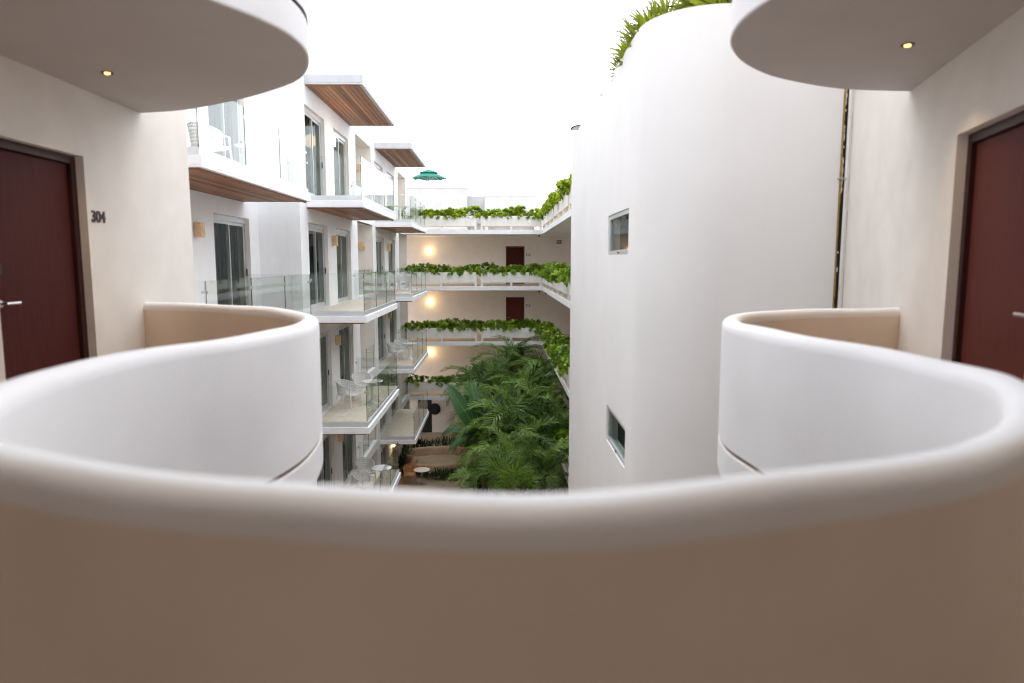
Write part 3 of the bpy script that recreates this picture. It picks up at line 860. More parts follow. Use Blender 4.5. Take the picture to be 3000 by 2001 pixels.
# leaf clusters for the planters
def leaf_cluster_mesh(name, mat, seed, n=34, length=.125):
    rr = random.Random(seed); m = MB()
    for k in range(n):
        az = rr.uniform(0, 2 * math.pi); el = R(rr.uniform(5, 80)); l = length * rr.uniform(.75, 1.25)
        d = Vector((math.cos(az) * math.cos(el), math.sin(az) * math.cos(el), math.sin(el)))
        s = d.cross(Vector((0, 0, 1))).normalized(); up = s.cross(d)
        b = Vector((rr.uniform(-.05, .05), rr.uniform(-.05, .05), rr.uniform(-.02, .06)))
        w = l * .22
        p1 = b + d * l * .55 + up * .01; p2 = b + d * l * .85; tip = b + d * l - Vector((0, 0, l * .12))
        i = len(m.v)
        m.v += [tuple(b + s * .006), tuple(b - s * .006), tuple(p1 - s * w * .8 + up * .012), tuple(p1), tuple(p1 + s * w * .8 + up * .012), tuple(p2 - s * w), tuple(p2 + s * w), tuple(tip)]
        for f in ((i, i + 1, i + 2, i + 3), (i, i + 3, i + 4), (i + 3, i + 2, i + 5), (i + 4, i + 3, i + 6), (i + 3, i + 5, i + 7, i + 6)):
            m.f.append(f); m.mi.append(0)
    return m.mesh(name, mat, smooth=60)
CL = [leaf_cluster_mesh('leaf_cluster', M['leaf'], s) for s in range(5)]
CLY = [leaf_cluster_mesh('leaf_cluster', M['leaf_skylit'], s) for s in range(5, 10)]

def hedge(x0, x1, y0, y1, z, label, skylit=False, n=60, overhang=(0, 0), high=.3, drop=.0, group='planter hedges', big=1.0):
    cx, cy = (x0 + x1) / 2, (y0 + y1) / 2
    t = thing('planter_hedge', label, 'hedge', (cx, cy, z), group=group)
    rr = random.Random(label)
    ph = [rr.uniform(0, 6) for _ in range(3)]
    for k in range(n):
        x, y = rr.uniform(x0, x1), rr.uniform(y0, y1)
        s = x + y
        hh = high * (.74 + .16 * math.sin(s * 1.9 + ph[0]) + .10 * math.sin(s * 4.7 + ph[1]))
        zz = rr.uniform(.02, max(.06, hh))
        ox = oy = 0
        if rr.random() < .4:
            ox, oy = overhang[0] * rr.uniform(.3, 1), overhang[1] * rr.uniform(.3, 1); zz = rr.uniform(-drop, .12)
        o = link('leaf_cluster', rr.choice(CLY if skylit else CL), t)
        o.location = (x - cx + ox, y - cy + oy, zz)
        o.rotation_euler = (rr.uniform(-.6, .6) + (.9 if oy < 0 else 0), rr.uniform(-.6, .6) - (.9 if ox < 0 else 0), rr.uniform(0, 6.28))
        sc = rr.uniform(.8, 1.2) * big; o.scale = (sc, sc, sc)
    return t

FARX = [(-5.0, -1.16), (-.94, PXR)]
LN = {L4: 'roof level', L3: 'third floor', L2: 'second floor', L1: 'first floor'}
SIDEY = [(30.0, PY - .002), (23.5, 29.8), (17.6, 23.3)]
for zf in (L4, L3, L2, L1):
    for k, (x0, x1) in enumerate(FARX):
        planter(far, FOFF, x0, x1, PY + .01, PY + .46, zf, 0, 1)
        skylit = zf == L4
        where = 'left half' if k == 0 else 'right half'
        hedge(x0 - .05, x1 + (.16 if k == 0 else -.1), PY + .08, PY + .38, zf + .7, f'{"yellow green" if skylit else "green"} leafy hedge, {where} of the {LN[zf]} planter across the far wall', skylit, 210 if zf != L1 else 130, (0, -.16), .46, .12, 'hedges in the far planters')
    for k, (y0, y1) in enumerate(SIDEY):
        planter(side, SOFF, PXR + .012, PXR + .46, y0, y1, zf, 1, 0)
    skylit = zf == L4
    hedge(PXR - .05, PXR + .5, 22.5, PY - .1, zf + .7, f'long {"yellow green" if skylit else "bright green"} hedge trailing along the {LN[zf]} right hand planter', skylit, 290, (-.28, 0), .46, .35 if zf < L3 else .12, 'hedges in the right hand planters', 1.25)

# small fittings on the far wing
def dome_camera(loc, label):
    t = thing('security_camera', label, 'camera', loc)
    m = MB(); m.lathe([(.07, 0), (.07, -.025), (.055, -.03)], 16); m.build('base', M['planter'], t, smooth=40)
    m = MB(); m.lathe([(.062, -.03), (.058, -.075), (.04, -.11), (.012, -.125)], 16); m.build('dome', M['dark'], t, smooth=60)
dome_camera((2.24, PY - .0 + .12, L4 - .25), 'small black dome camera under the roof level slab corner')
dome_camera((2.24, PY + .12, L3 - .25), 'small black dome camera under the third floor slab corner')
def fire_box(loc, label):
    t = thing('call_point', label, 'fixture', loc)
    m = MB(); m.box(-.14, .14, -.05, 0, -.1, .1); m.build('case', M['dark'], t, bevel=.006)
    m = MB(); m.box(-.11, .04, -.055, -.051, -.06, .06); m.build('panel', M['sign'], t)
    m = MB(); m.box(.06, .1, -.055, -.051, -.06, .06); m.build('panel', M['sign'], t)
fire_box((3.64, FY, 2.47), 'small dark framed fixture high on the far wall at third floor')
fire_box((2.95, FY, -.52), 'small dark framed fixture high on the far wall at second floor')
t = thing('wall_disc', 'round dark disc on the far wall at garden level', 'fixture', (-3.88, FY, -7.62), group=None)
m = MB(); m.lathe([(.34, 0), (.34, .03), (.30, .045), (.1, .05)], 32); o = m.build('disc', M['curtain'], t, smooth=40); o.rotation_euler = (R(90), 0, 0); 
m = MB(); m.lathe([(.35, 0), (.36, .02), (.35, .035)], 32); o = m.build('ring', M['dark'], t, smooth=40); o.rotation_euler = (R(90), 0, 0)

# roof blocks behind
def roof_block(label, x0, x1, y0, y1, z0, z1, opening=None):
    t = thing('roof_block', label, 'building', ((x0 + x1) / 2, y0, z0))
    m = MB()
    hs = [opening] if opening else []
    holed_wall(lambda u, v, d: (u, y0 + d, v), x0, x1, z0, z1, hs, m)
    m.face([(x0, y0, z0), (x0, y0, z1), (x0, y1, z1), (x0, y1, z0)]); m.face([(x1, y0, z0), (x1, y1, z0), (x1, y1, z1), (x1, y0, z1)]); m.face([(x0, y0, z1), (x1, y0, z1), (x1, y1, z1), (x0, y1, z1)])
    m.face([(x0, y1, z0), (x0, y1, z1), (x1, y1, z1), (x1, y1, z0)])
    o = m.build('wall', M['roofwhite'], t); o.location = (-(x0 + x1) / 2, -y0, -z0)
    m = MB(); m.box(x0 - .03, x1 + .03, y0 - .03, y1 + .03, z1 + .001, z1 + .05); o = m.build('coping', M['roofwhite'], t, bevel=.01); o.location = (-(x0 + x1) / 2, -y0, -z0)
roof_block('tall white roof block below the green parasol', -8.0, -1.92, 43.5, 49, L4 - .02, 5.85)
roof_block('low white roof wall between the two roof blocks', -1.9, -.84, 44.5, 46, L4 - .02, 5.42, (-1.85, -.9, 3.0, 3.75, .3, True))
roof_block('low wide white roof block on the right of the far roof', -.82, 2.42, 42.8, 46, L4 - .02, 5.32, (-.6, 2.25, 3.0, 3.62, .5, True))

# parasol
pt = thing('parasol', 'green double tiered parasol on the roof terrace', 'umbrella', (-4.68, 47.5, 5.62))
m = MB(); m.tube([(0, 0, 0), (0, 0, 1.75)], .03, 10); m.build('pole', M['pole'], pt, smooth=40)
m = MB(); m.lathe([(.3, 0), (.3, .06), (.06, .09)], 20); m.build('base', M['dark'], pt, smooth=40)
def canopy_cone(r0, z0, r1, z1, sag, n=8, sub=5):
    m = MB()
    rows = 5
    for i in range(rows + 1):
        f = i / rows
        for k in range(n * sub):
            a = 2 * math.pi * (k / (n * sub)) + .2
            frac = (k % sub) / sub
            chord = math.cos(math.pi / n) / math.cos((frac - .5) * 2 * math.pi / n)
            r = (r0 + (r1 - r0) * f) * chord
            z = z0 + (z1 - z0) * (f ** 1.25) + sag * f * math.sin(math.pi * frac)
            m.v.append((r * math.cos(a), r * math.sin(a), z))
    N = n * sub
    for i in range(rows):
        for k in range(N):
            m.f.append((i * N + k, i * N + (k + 1) % N, (i + 1) * N + (k + 1) % N, (i + 1) * N + k)); m.mi.append(0)
    return m
canopy_cone(.50, 1.62, 1.25, 1.28, .06).build('canopy', M['green'], pt, smooth=25)
canopy_cone(.02, 1.90, .72, 1.64, .04).build('vent_canopy', M['green'], pt, smooth=25)
for k in range(8):
    a = 2 * math.pi * k / 8 + .2
    m = MB(); m.tube([(.03 * math.cos(a), .03 * math.sin(a), 1.7), (1.2 * math.cos(a), 1.2 * math.sin(a), 1.27)], .012, 5); m.tube([(.03 * math.cos(a), .03 * math.sin(a), 1.2), (.65 * math.cos(a), .65 * math.sin(a), 1.5)], .01, 5)
    m.build('rib', M['steel'], pt)

# ------------------------------------------------------------------ wall lamps
def wall_lamp(loc, label, lit=0, rz=0, s=1.0):
    t = thing('wall_lamp', label, 'lamp', loc, rz, 'stone wall lamps')
    m = MB(); m.box(-.10 * s, .10 * s, -.15 * s, -.02, -.15 * s, .15 * s)
    m.build('shade', M[('stone', 'lamp', 'lamp_soft')[lit]], t, bevel=.008)
    m = MB(); m.box(-.05, .05, -.02, 0, -.08, .08); m.build('bracket', M['steel'], t)
    if lit:
        ld = bpy.data.lights.new('lamp_glow', 'POINT'); ld.energy = 3.2 if lit == 1 else 3; ld.color = (1, .74, .46); ld.shadow_soft_size = .2
        lo = bpy.data.objects.new('lamp_glow', ld); COL.objects.link(lo); lo.parent = t; lo.location = (0, -.6 if lit == 1 else -.35, 0)
    return t
E90 = R(90)
for zf, nm in ((L3, 'third'), (L2, 'second'), (L1, 'first')):
    wall_lamp((-4.05, FY, zf + 1.95), f'glowing wall lamp on the far wall at {nm} floor level', 1)
wall_lamp((XF, 20.95, L4 + 1.83), 'lit wall lamp between the two glass doors under the big canopy', 2, E90)
wall_lamp((XF, 20.95, L3 + 1.93), 'unlit stone wall lamp between doors on the third floor middle balcony', 0, E90)
wall_lamp((XF, 20.95, L2 + 1.93), 'unlit stone wall lamp above the white chairs on second floor', 0, E90)
wall_lamp((XF, 20.95, L1 + 1.93), 'unlit stone wall lamp on the lowest balcony beside the near parapet', 0, E90)
wall_lamp((XF1, 13.95, L3 + 1.93), 'unlit stone wall lamp nearest to the camera, left of sliding door', 0, E90)
wall_lamp((XF, 31.1, L3 + 1.93), 'unlit stone wall lamp on the third floor of the furthest balcony', 0, E90)
wall_lamp((XF, 31.1, L2 + 1.93), 'unlit stone wall lamp on the second floor of the furthest balcony', 0, E90)
wall_lamp((XF, 31.3, G + 1.95), 'lit wall lamp at garden level under the empty balcony', 2, E90)
wall_lamp((XF - .42, 27.655, L3 + 1.93), 'unlit stone wall lamp inside the third floor loggia', 0)
wall_lamp((XF - .42, 27.655, L4 + 1.93), 'unlit stone wall lamp inside the top floor loggia', 0)

# ------------------------------------------------------------------ chairs and tables
def chair_proto(mat):
    root = link('armchair', None)
    # woven shell: lattice wrapped round the seat
    def S(u, v):                     # u -1..1 round the back, v 0..1 upward
        a = u * R(118)
        rx, ry = .27 + .035 * v, .27 + .05 * v
        top = .80 - .17 * abs(u) ** 1.6
        bot = .42
        return Vector((rx * math.sin(a), ry * math.cos(a) * (1.05 if abs(a) < E90 else .85) , bot + (top - bot) * v))
    m = MB(); nu, nv = 30, 6; h = .24
    for i in range(nu):
        for j in range(nv):
            q = lambda a, b: tuple(S(-1 + 2 * (i + a) / nu, (j + b) / nv))
            o_ = [(0, 0), (1, 0), (1, 1), (0, 1)]; n_ = [(h, h), (1 - h, h), (1 - h, 1 - h), (h, 1 - h)]
            for k in range(4):
                m.face([q(*o_[k]), q(*o_[(k + 1) % 4]), q(*n_[(k + 1) % 4]), q(*n_[k])])
    b = m.build('backrest', mat, root)
    sd = b.modifiers.new('thick', 'SOLIDIFY'); sd.thickness = .012
    m = MB(); m.tube([S(-1 + 2 * i / 40, 1) for i in range(41)], .016, 8); m.build('rim', mat, b, smooth=60)
    m = MB(); m.tube([S(-1 + 2 * i / 40, 0) for i in range(41)], .014, 8); m.build('rim', mat, b, smooth=60)
    m = MB()
    ring = [S(-1 + 2 * i / 24, 0) for i in range(25)]
    out = [(p.x * .98, p.y * .98) for p in ring] + [(.27, -.30), (0, -.32), (-.27, -.30)]
    for zz in (.385, .435): m.face([(x, y, zz) for x, y in out] if zz > .4 else [(x, y, zz) for x, y in out][::-1])
    for i in range(len(out)):
        p, q = out[i], out[(i + 1) % len(out)]
        m.face([(p[0], p[1], .385), (q[0], q[1], .385), (q[0], q[1], .435), (p[0], p[1], .435)])
    m.build('seat', mat, root, bevel=.01)
    for sx in (-1, 1):
        m = MB(); m.tube([(sx * .27, -.27, .60), (sx * .265, -.275, .42), (sx * .285, -.31, 0)], [.02, .022, .015], 8); m.build('leg', mat, root, smooth=60)
        m = MB(); m.tube([(sx * .2, .2, .42), (sx * .255, .30, 0)], [.022, .014], 8); m.build('leg', mat, root, smooth=60)
        m = MB(); m.tube([S(sx, 1), (sx * .27, -.2, .615), (sx * .27, -.28, .60)], .017, 8); m.build('arm', mat, root, smooth=60)
    return root
def table_proto(mat, h=.70, r=.33):
    root = link('pedestal_table', None)
    m = MB(); m.lathe([(r - .03, h - .03), (r, h - .012), (r, h), (r - .01, h + .004)], 36); m.build('table_top', mat, root, smooth=40)
    m = MB(); m.lathe([(.24, 0), (.235, .012), (.12, .035), (.05, .12), (.035, .3), (.045, .5), (.09, h - .04), (.1, h - .031)], 28); m.build('pedestal', mat, root, smooth=60)
    return root
chair0 = chair_proto(M['chair']); chair_tan = chair_proto(M['tan']); table0 = table_proto(M['chair'])
chair_tan.name = 'armchair'
used = set()
def place(proto, label, cat, loc, rz, group):
    o = proto if proto.name not in used else copy_tree(proto)
    used.add(proto.name); used.add(o.name)
    o.location = loc; o.rotation_euler.z = rz
    return tag(o, label, cat, group)
GC, GT = 'woven armchairs on the balconies', 'pedestal tables on the balconies'
place(chair0, 'white woven armchair nearest the glass door on second floor middle balcony', 'chair', (-4.52, 20.25, L2 - .004), R(68), GC)
place(chair0, 'white woven armchair behind the other one on second floor middle balcony', 'chair', (-4.35, 21.55, L2 - .004), R(18), GC)
place(table0, 'round white pedestal table behind glass on second floor middle balcony', 'table', (-3.88, 20.75, L2 - .004), 0, GT)
place(chair0, 'front white woven armchair on the second floor of the furthest balcony', 'chair', (-4.55, 29.9, L2 - .004), R(70), GC)
place(chair0, 'rear white woven armchair on the second floor of the furthest balcony', 'chair', (-4.45, 31.2, L2 - .004), R(20), GC)
place(table0, 'round white pedestal table on the second floor of the furthest balcony', 'table', (-3.98, 30.5, L2 - .004), 0, GT)
place(chair0, 'front white woven armchair on the third floor of the furthest balcony', 'chair', (-4.5, 30.6, L3 - .004), R(75), GC)
place(chair0, 'rear white woven armchair on the third floor of the furthest balcony', 'chair', (-4.35, 31.8, L3 - .004), R(20), GC)
place(table0, 'round white pedestal table on the third floor of the furthest balcony', 'table', (-3.95, 31.2, L3 - .004), 0, GT)
place(chair0, 'white woven armchair on the lowest balcony, half hidden by the front one', 'chair', (-4.45, 22.2, L1 - .004), R(25), GC)
place(chair0, 'white woven armchair on the lowest balcony just above the near parapet', 'chair', (-4.3, 20.9, L1 - .004), R(60), GC)
place(table0, 'round white pedestal table on the lowest middle balcony', 'table', (-3.82, 21.7, L1 - .004), 0, GT)
place(chair0, 'white woven armchair behind glass on the top left balcony', 'chair', (-5.45, 13.3, L4 - .004), R(150), GC)
place(table0, 'round white pedestal table behind glass on the top left balcony', 'table', (-5.2, 14.9, L4 - .004), 0, GT)
place(chair0, 'white woven armchair on the top floor of the furthest balcony', 'chair', (-3.95, 31.9, L4 - .004), R(-20), GC)
place(table0, 'round white pedestal table on the top floor of the furthest balcony', 'table', (-4.3, 30.6, L4 - .004), 0, GT)
place(chair_tan, 'tan woven armchair on the garden paving', 'chair', (-4.2, 31.5, G), R(8), None)
t = thing('side_table', 'small round white garden table beside the tan armchair', 'table', (-3.6, 31.2, G))
m = MB(); m.lathe([(.36, .68), (.38, .69), (.38, .71), (.36, .715)], 32); m.build('table_top', M['chair'], t, smooth=40)
m = MB(); m.tube([(0, 0, .02), (0, 0, .68)], .02, 10); m.build('stem', M['steel'], t, smooth=40)
m = MB(); m.lathe([(.2, 0), (.2, .012), (.02, .02)], 24); m.build('base', M['steel'], t, smooth=40)

# ------------------------------------------------------------------ garden: palms
def frond_mesh(seed, mat, L=2.45, pairs=21, ll=.8, droop=1.0):
    rr = random.Random(seed); m = MB()
    N = 10; pts = []
    p = Vector((0, 0, 0)); el = R(62)
    for i in range(N + 1):
        pts.append(p.copy())
        el -= R(11.5) * droop * (.6 + .8 * i / N)
        p = p + Vector((math.cos(el), 0, math.sin(el))) * L / N
    m.tube(pts, [.022 * (1 - .85 * i / N) + .003 for i in range(N + 1)], 4, False)
    for k in range(pairs):
        t = .14 + .86 * k / (pairs - 1)
        f = t * N; i = min(int(f), N - 1); fr = f - i
        b = pts[i].lerp(pts[i + 1], fr); d = (pts[i + 1] - pts[i]).normalized()
        l = ll * (.45 + .55 * math.sin(math.pi * min(1, .15 + t * .75)) ** .7)
        for sgn in (-1, 1):
            up = Vector((0, sgn, 0)).cross(d) * -sgn
            if up.z < 0: up = -up
            v = (Vector((0, sgn, 0)) * rr.uniform(.55, .7) + d * rr.uniform(.65, .85) + up * rr.uniform(.12, .32)).normalized()
            ls = l * rr.uniform(.8, 1.15)
            w = .028 + .016 * math.sin(math.pi * t)
            mid = b + v * ls * .5 + Vector((0, 0, .01))
            tip = b + v * ls * .92 + Vector((0, 0, -ls * rr.uniform(.12, .32)))
            sd = d * w
            i0 = len(m.v)
            m.v += [tuple(b - sd * .5), tuple(b + sd * .5), tuple(mid + sd), tuple(mid - sd), tuple(tip)]
            m.f += [(i0, i0 + 1, i0 + 2, i0 + 3), (i0 + 3, i0 + 2, i0 + 4)]; m.mi += [0, 0]
    return m.mesh('frond', mat, smooth=60)
FR = [frond_mesh(s, M['palm'], droop=random.Random(s).uniform(.75, 1.2)) for s in range(6)]
FRB = [frond_mesh(s + 20, M['palm_bright'], droop=random.Random(s).uniform(.7, 1.1)) for s in range(3)]
random.seed(11)
def from_px(px, py, y):
    """a point seen at (px, py) of the 3000 x 2001 frame, y metres away"""
    cp, sp = math.cos(R(6.645)), math.sin(R(6.645)); cy, sy = math.cos(R(1.1665)), math.sin(R(1.1665))
    a, b = (px - 1500) / 2000, (1000.5 - py) / 2000
    fx, fy, fz = a, cp + b * sp, -sp + b * cp
    dx, dy = fx * cy + fy * sy, -fx * sy + fy * cy
    return dx / dy * y, y, EYE + fz / dy * y

def palm(px, py, y, n, sc, label, bright=.12, group='palms in the courtyard clump'):
    x, y, z = from_px(px, py, y)
    t = thing('palm', label, 'palm tree', (x, y, G), group=group)
    H = z - G
    m = MB(); k = 14; lean = (random.uniform(-.3, .3), random.uniform(-.3, .3))
    m.tube([(lean[0] * (1 - (i / k) ** .6) * 1, lean[1] * (1 - (i / k) ** .6), H * i / k) for i in range(k + 1)], [.10 - .05 * i / k + (.008 if i % 2 else 0) for i in range(k + 1)], 9)
    m.build('trunk', M['bark'], t, smooth=60)
    for i in range(n):
        o = link('frond', random.choice(FRB) if random.random() < bright else random.choice(FR), t)
        lvl = i / max(1, n - 1)
        o.location = (0, 0, H - .25 * lvl)
        o.rotation_euler = Euler((random.uniform(-.35, .35), R(-30 + 75 * lvl + random.uniform(-8, 8)), i * 2.39996 + random.uniform(-.3, .3)))
        s = sc * random.uniform(.85, 1.1); o.scale = (s, s, s)
    return t
MID = 'dark green feathery palm in the dense middle of the courtyard clump'
palm(1500, 1075, 33.5, 22, .95, 'tallest palm, standing out above the clump against the far wall')
palm(1395, 1130, 32.5, 20, .85, 'palm on the upper left of the clump before the first floor planter')
palm(1590, 1105, 33.0, 18, .9, 'palm on the upper right of the clump beside the trailing hedge')
palm(1455, 1150, 31.0, 20, .95, MID); palm(1535, 1165, 30.0, 20, .95, MID, .2)
palm(1435, 1225, 29.0, 20, .9, MID, .2); palm(1580, 1230, 28.0, 20, .95, MID)
palm(1500, 1245, 27.0, 22, .95, MID, .3); palm(1450, 1300, 26.5, 20, .85, MID)
palm(1545, 1310, 25.5, 22, .9, MID); palm(1620, 1300, 26.0, 20, .8, 'palm at the lower right of the clump against the tower edge')
palm(1395, 1270, 29.5, 16, .72, 'palm on the lower left of the clump drooping over the pond', .1)
palm(1490, 1365, 23.5, 20, .75, 'low palm in the front of the clump above the near parapet', .25)
palm(1590, 1385, 23.0, 20, .75, 'low dark palm in the front right corner of the clump', .05)
palm(1415, 1400, 24.5, 14, .6, 'low bright palm in the front left of the clump', .6)

# fan leaves
def fan_mesh(seed, mats, n=15, rad=.62, stalk=.5, spread=250, w=.062):
    rr = random.Random(seed); m = MB()
    m.tube([(0, 0, 0), (stalk * .5, 0, .05), (stalk, 0, .0)], .012, 5, False)
    for k in range(n):
        a = R(-spread / 2 + spread * k / (n - 1)) + rr.uniform(-.03, .03)
        r = rad * (.75 + .25 * math.cos(a / 2)) * rr.uniform(.9, 1.08)
        d = Vector((math.cos(a), math.sin(a), rr.uniform(-.05, .25))); s = Vector((-math.sin(a), math.cos(a), 0))
        b = Vector((stalk, 0, 0))
        i = len(m.v)
        m.v += [tuple(b), tuple(b + d * r * .5 + s * w * .6 + Vector((0, 0, .015))), tuple(b + d * r * .5), tuple(b + d * r * .5 - s * w * .6 + Vector((0, 0, .015))), tuple(b + d * r * .78 + s * w * .25), tuple(b + d * r * .78 - s * w * .25), tuple(b + d * r + Vector((0, 0, -.05)))]
        m.f += [(i, i + 2, i + 1), (i, i + 3, i + 2), (i + 1, i + 2, i + 4), (i + 2, i + 3, i + 5), (i + 2, i + 5, i + 4), (i + 4, i + 5, i + 6)]
        tipm = 1 if rr.random() < .8 else 0
        m.mi += [0, 0, 0, 0, 0, tipm]
    return m.mesh('fan_leaf', mats)
FAN = [fan_mesh(s, [M['fan'], M['fan_tip']]) for s in range(4)]
FANG = [fan_mesh(s + 9, [M['palm_bright'], M['palm_bright']], rad=.85, stalk=.7, n=18, w=.05) for s in range(3)]
def fan_plant(name, loc, n, sc, label, meshes, group, tilt=(10, 70), bias=None):
    t = thing(name, label, 'plant', loc, group=group)
    m = MB(); m.tube([(0, 0, -.0), (0, 0, .12 * sc)], [.07 * sc, .05 * sc], 8); m.build('stem', M['bark'], t)
    for i in range(n):
        o = link('fan_leaf', random.choice(meshes), t)
        az = i * 2.4 + random.uniform(-.3, .3)
        if bias is not None and random.random() < .6: az = bias + random.uniform(-.9, .9)
        o.location = (0, 0, .08 * sc)
        o.rotation_euler = Euler((random.uniform(-.4, .4), -R(random.uniform(*tilt)), az))
        s = sc * random.uniform(.8, 1.15); o.scale = (s, s, s)
    return t
RZ = TTOP - .3
roof_spots = [(2.14, 12.4, .42), (2.14, 11.3, .52), (2.14, 10.5, .6), (2.18, 9.8, .66), (2.34, 9.3, .72), (2.65, 9.0, .8), (3.1, 8.95, .8), (3.55, 8.95, .8)]
for i, (x, y, s) in enumerate(roof_spots):
    nth = ('furthest', 'second', 'third', 'fourth', 'fifth', 'sixth', 'seventh', 'eighth')[i]
    lab = f'{nth} spiky yellow green fan palm along the tower top, counted from the far end' if i else 'furthest and smallest spiky fan palm on the tower top'
    fan_plant('roof_fan_palm', (x, y, RZ), 11, s, lab, FAN, 'fan palms on the tower roof', (28, 72), math.pi if i < 5 else R(230))
x, y, z = from_px(1500, 1425, 21.5)
fan_plant('fan_palm', (x, y, G), 1, .1, 'bright green fan palm at the foot of the clump, front centre', FANG, None)
fp = [o for o in bpy.data.objects if o.name.startswith('fan_palm')][0]
for ch in list(fp.children):
    if ch.name.startswith('stem'):
        bpy.data.objects.remove(ch, do_unlink=True)
for ch in list(fp.children): bpy.data.objects.remove(ch, do_unlink=True)
m = MB(); m.tube([(0, 0, 0), (.05, 0, (z - G) * .5), (0, 0, z - G)], [.08, .07, .06], 8); m.build('stem', M['bark'], fp, smooth=60)
for i in range(16):
    o = link('fan_leaf', random.choice(FANG), fp); o.location = (0, 0, z - G)
    o.rotation_euler = Euler((random.uniform(-.4, .4), -R(random.uniform(5, 75)), i * 2.4)); s = random.uniform(.7, 1.0); o.scale = (s, s, s)

# banana plant
def banana_leaf(seed, L=1.6, W=.42):
    rr = random.Random(seed); m = MB(); N = 14
    for i in range(N + 1):
        t = i / N
        x = L * t; z = .25 * math.sin(t * 2.2) - .35 * t * t
        w = W * math.sin(math.pi * min(1, .06 + t * .94)) ** .55 / 2 * (1 - .06 * rr.random())
        m.v += [(x, -w, z + w * .35), (x, 0, z), (x, w, z + w * .35)]
    for i in range(N):
        for k in (0, 1):
            a = 3 * i + k; m.f.append((a, a + 3, a + 4, a + 1)); m.mi.append(0)
    m.tube([(L * i / N - (.35 if i == 0 else 0), 0, .25 * math.sin(i / N * 2.2) - .35 * (i / N) ** 2 + .006) for i in range(N + 1)], [.018 * (1 - .8 * i / N) for i in range(N + 1)], 5, False, 1)
    return m.mesh('banana_leaf', [M['banana'], M['palm_bright']], smooth=60)
BL = [banana_leaf(s) for s in range(3)]
x, y, z = from_px(1402, 1270, 27.3)
t = thing('banana_plant', 'banana plant with broad blue green leaves at the left of the palms', 'plant', (x, y, G))
m = MB(); m.tube([(0, 0, 0), (.03, 0, (z - G) * .5), (0, 0, z - G)], [.13, .11, .07], 10); m.build('stem', M['palm'], t, smooth=60)
for d, nrm, sc in (((-.50, -.1, .86), (.1, -1, .15), 1.5), ((-.12, -.05, .95), (.25, -1, .1), 1.35), ((-.9, -.2, .1), (0, -.5, 1), .95), ((-.75, -.5, -.25), (0, -.6, 1), .9), ((-.3, -.8, .3), (0, -.3, 1), .9), ((.5, .2, .8), (-.4, -1, .2), 1.1)):
    X = Vector(d).normalized(); Y = Vector(nrm).cross(X).normalized(); Z = X.cross(Y)
    o = link('banana_leaf', random.choice(BL), t); o.location = (0, 0, z - G)
    o.rotation_euler = Matrix((X, Y, Z)).transposed().to_euler(); o.scale = (sc, sc, sc)

# pond with a wavy kerb
pond = thing('pond', 'shallow tan walled pond basin with a wavy rounded kerb', 'pond', (-3.1, 34.6, G))
outl = []
for k in range(64):
    a = 2 * math.pi * k / 64
    r = 1.0 + .16 * math.sin(3 * a + .6) + .08 * math.sin(5 * a)
    outl.append((2.15 * r * math.cos(a) + .5, 1.55 * r * math.sin(a) - .15))
m = MB()
ns = 9
sec = [(-.02, .05), (-.02, .42)] + [(.11 - .13 * math.cos(math.pi * k / 4), .42 + .1 * math.sin(math.pi * k / 4)) for k in range(1, 4)] + [(.24, .42), (.24, .2), (.24, 0.02), (.24, 0)]
n = len(outl); ns = len(sec)
cxp = sum(p[0] for p in outl) / n; cyp = sum(p[1] for p in outl) / n
for i, p in enumerate(outl):
    a_, b_ = Vector(outl[i - 1]), Vector(outl[(i + 1) % n]); d = (b_ - a_).normalized(); nr = Vector((d.y, -d.x))
    for o_, z in sec: m.v.append((p[0] + nr.x * o_, p[1] + nr.y * o_, z))
for i in range(n):
    for k in range(ns - 1):
        a = i * ns + k; b = ((i + 1) % n) * ns + k
        m.f.append((a, b, b + 1, a + 1)); m.mi.append(0)
m.build('kerb', M['kerb'], pond, smooth=60)
m = MB(); m.face([(p[0], p[1], .06) for p in outl]); m.build('basin', M['pond'], pond)

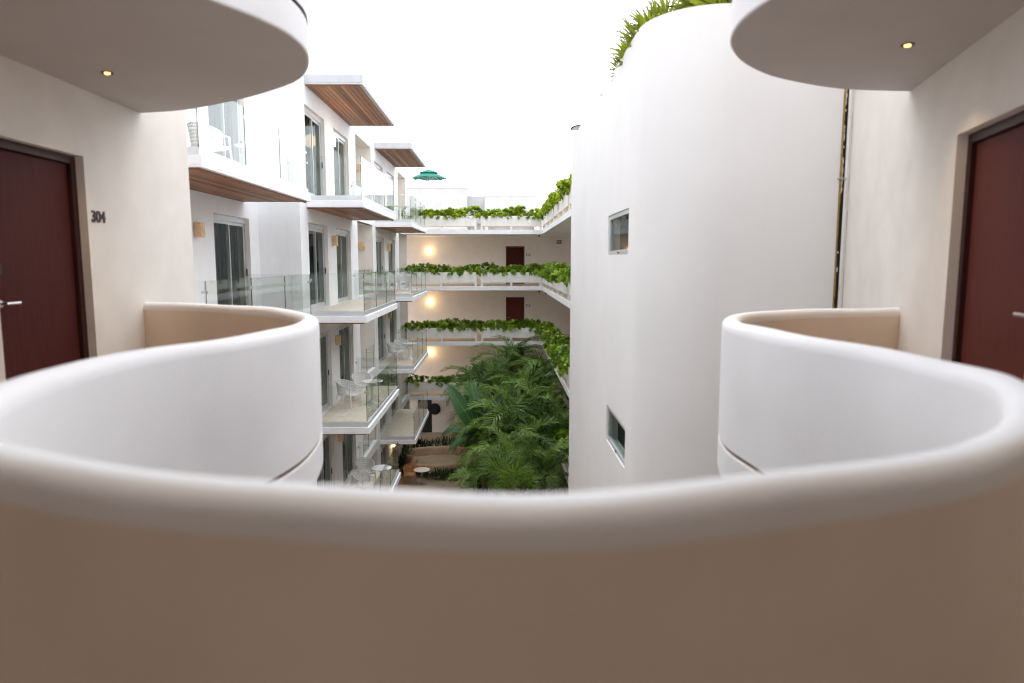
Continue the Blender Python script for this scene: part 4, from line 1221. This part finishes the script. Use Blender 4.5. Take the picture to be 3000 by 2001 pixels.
# low shrubs round the pond
def shrub_mesh(seed):
    rr = random.Random(seed); m = MB()
    for k in range(46):
        az = rr.uniform(0, 6.28); el = R(rr.uniform(15, 85)); l = rr.uniform(.35, .62)
        d = Vector((math.cos(az) * math.cos(el), math.sin(az) * math.cos(el), math.sin(el))); s = d.cross(Vector((0, 0, 1))).normalized() * .028
        b = Vector((rr.uniform(-.14, .14), rr.uniform(-.14, .14), rr.uniform(0, .25)))
        i = len(m.v); mid = b + d * l * .5; tip = b + d * l - Vector((0, 0, l * .22))
        m.v += [tuple(b), tuple(mid - s), tuple(mid + s), tuple(tip)]; m.f += [(i, i + 1, i + 2), (i + 1, i + 3, i + 2)]; m.mi += [0, 0]
    return m.mesh('foliage', M['shrub'])
SH = [shrub_mesh(s) for s in range(4)]
rr = random.Random(21)
spots = [(-4.6 + .42 * k, 36.75 + rr.uniform(-.08, .08)) for k in range(9)] + [(-5.0 + rr.uniform(-.2, .2), 32.8 + .42 * k) for k in range(9)] + [(-4.6 + .36 * k, 32.2 + rr.uniform(-.15, .1)) for k in range(8)] + [(-3.4 + .4 * k, 31.85 + rr.uniform(-.15, .1)) for k in range(6)] + [(-1.0 + .42 * k, 32.0 + rr.uniform(-.4, .4)) for k in range(8)]
for i, (x, y) in enumerate(spots):
    lab = ('dark green spiky shrub between the pond and the far wall' if i < 9 else 'dark green spiky shrub left of the pond kerb' if i < 18 else 'dark green spiky shrub in front of the pond by the tan chair' if i < 32 else 'dark green spiky shrub under the palms right of the pond')
    t = thing('shrub', lab, 'shrub', (x, y, G), rr.uniform(0, 6), 'low shrubs round the pond')
    for k in range(1 if 18 <= i < 32 else 2):
        o = link('foliage', rr.choice(SH), t); o.location = (rr.uniform(-.1, .1), rr.uniform(-.1, .1), .25 * k); o.rotation_euler.z = rr.uniform(0, 6); s = rr.uniform(.85, 1.25) * (.8 if 18 <= i < 32 else 1); o.scale = (s, s, s)
    m = MB(); m.tube([(0, 0, 0), (0, 0, .3)], .02, 6); m.build('stem', M['bark'], t)
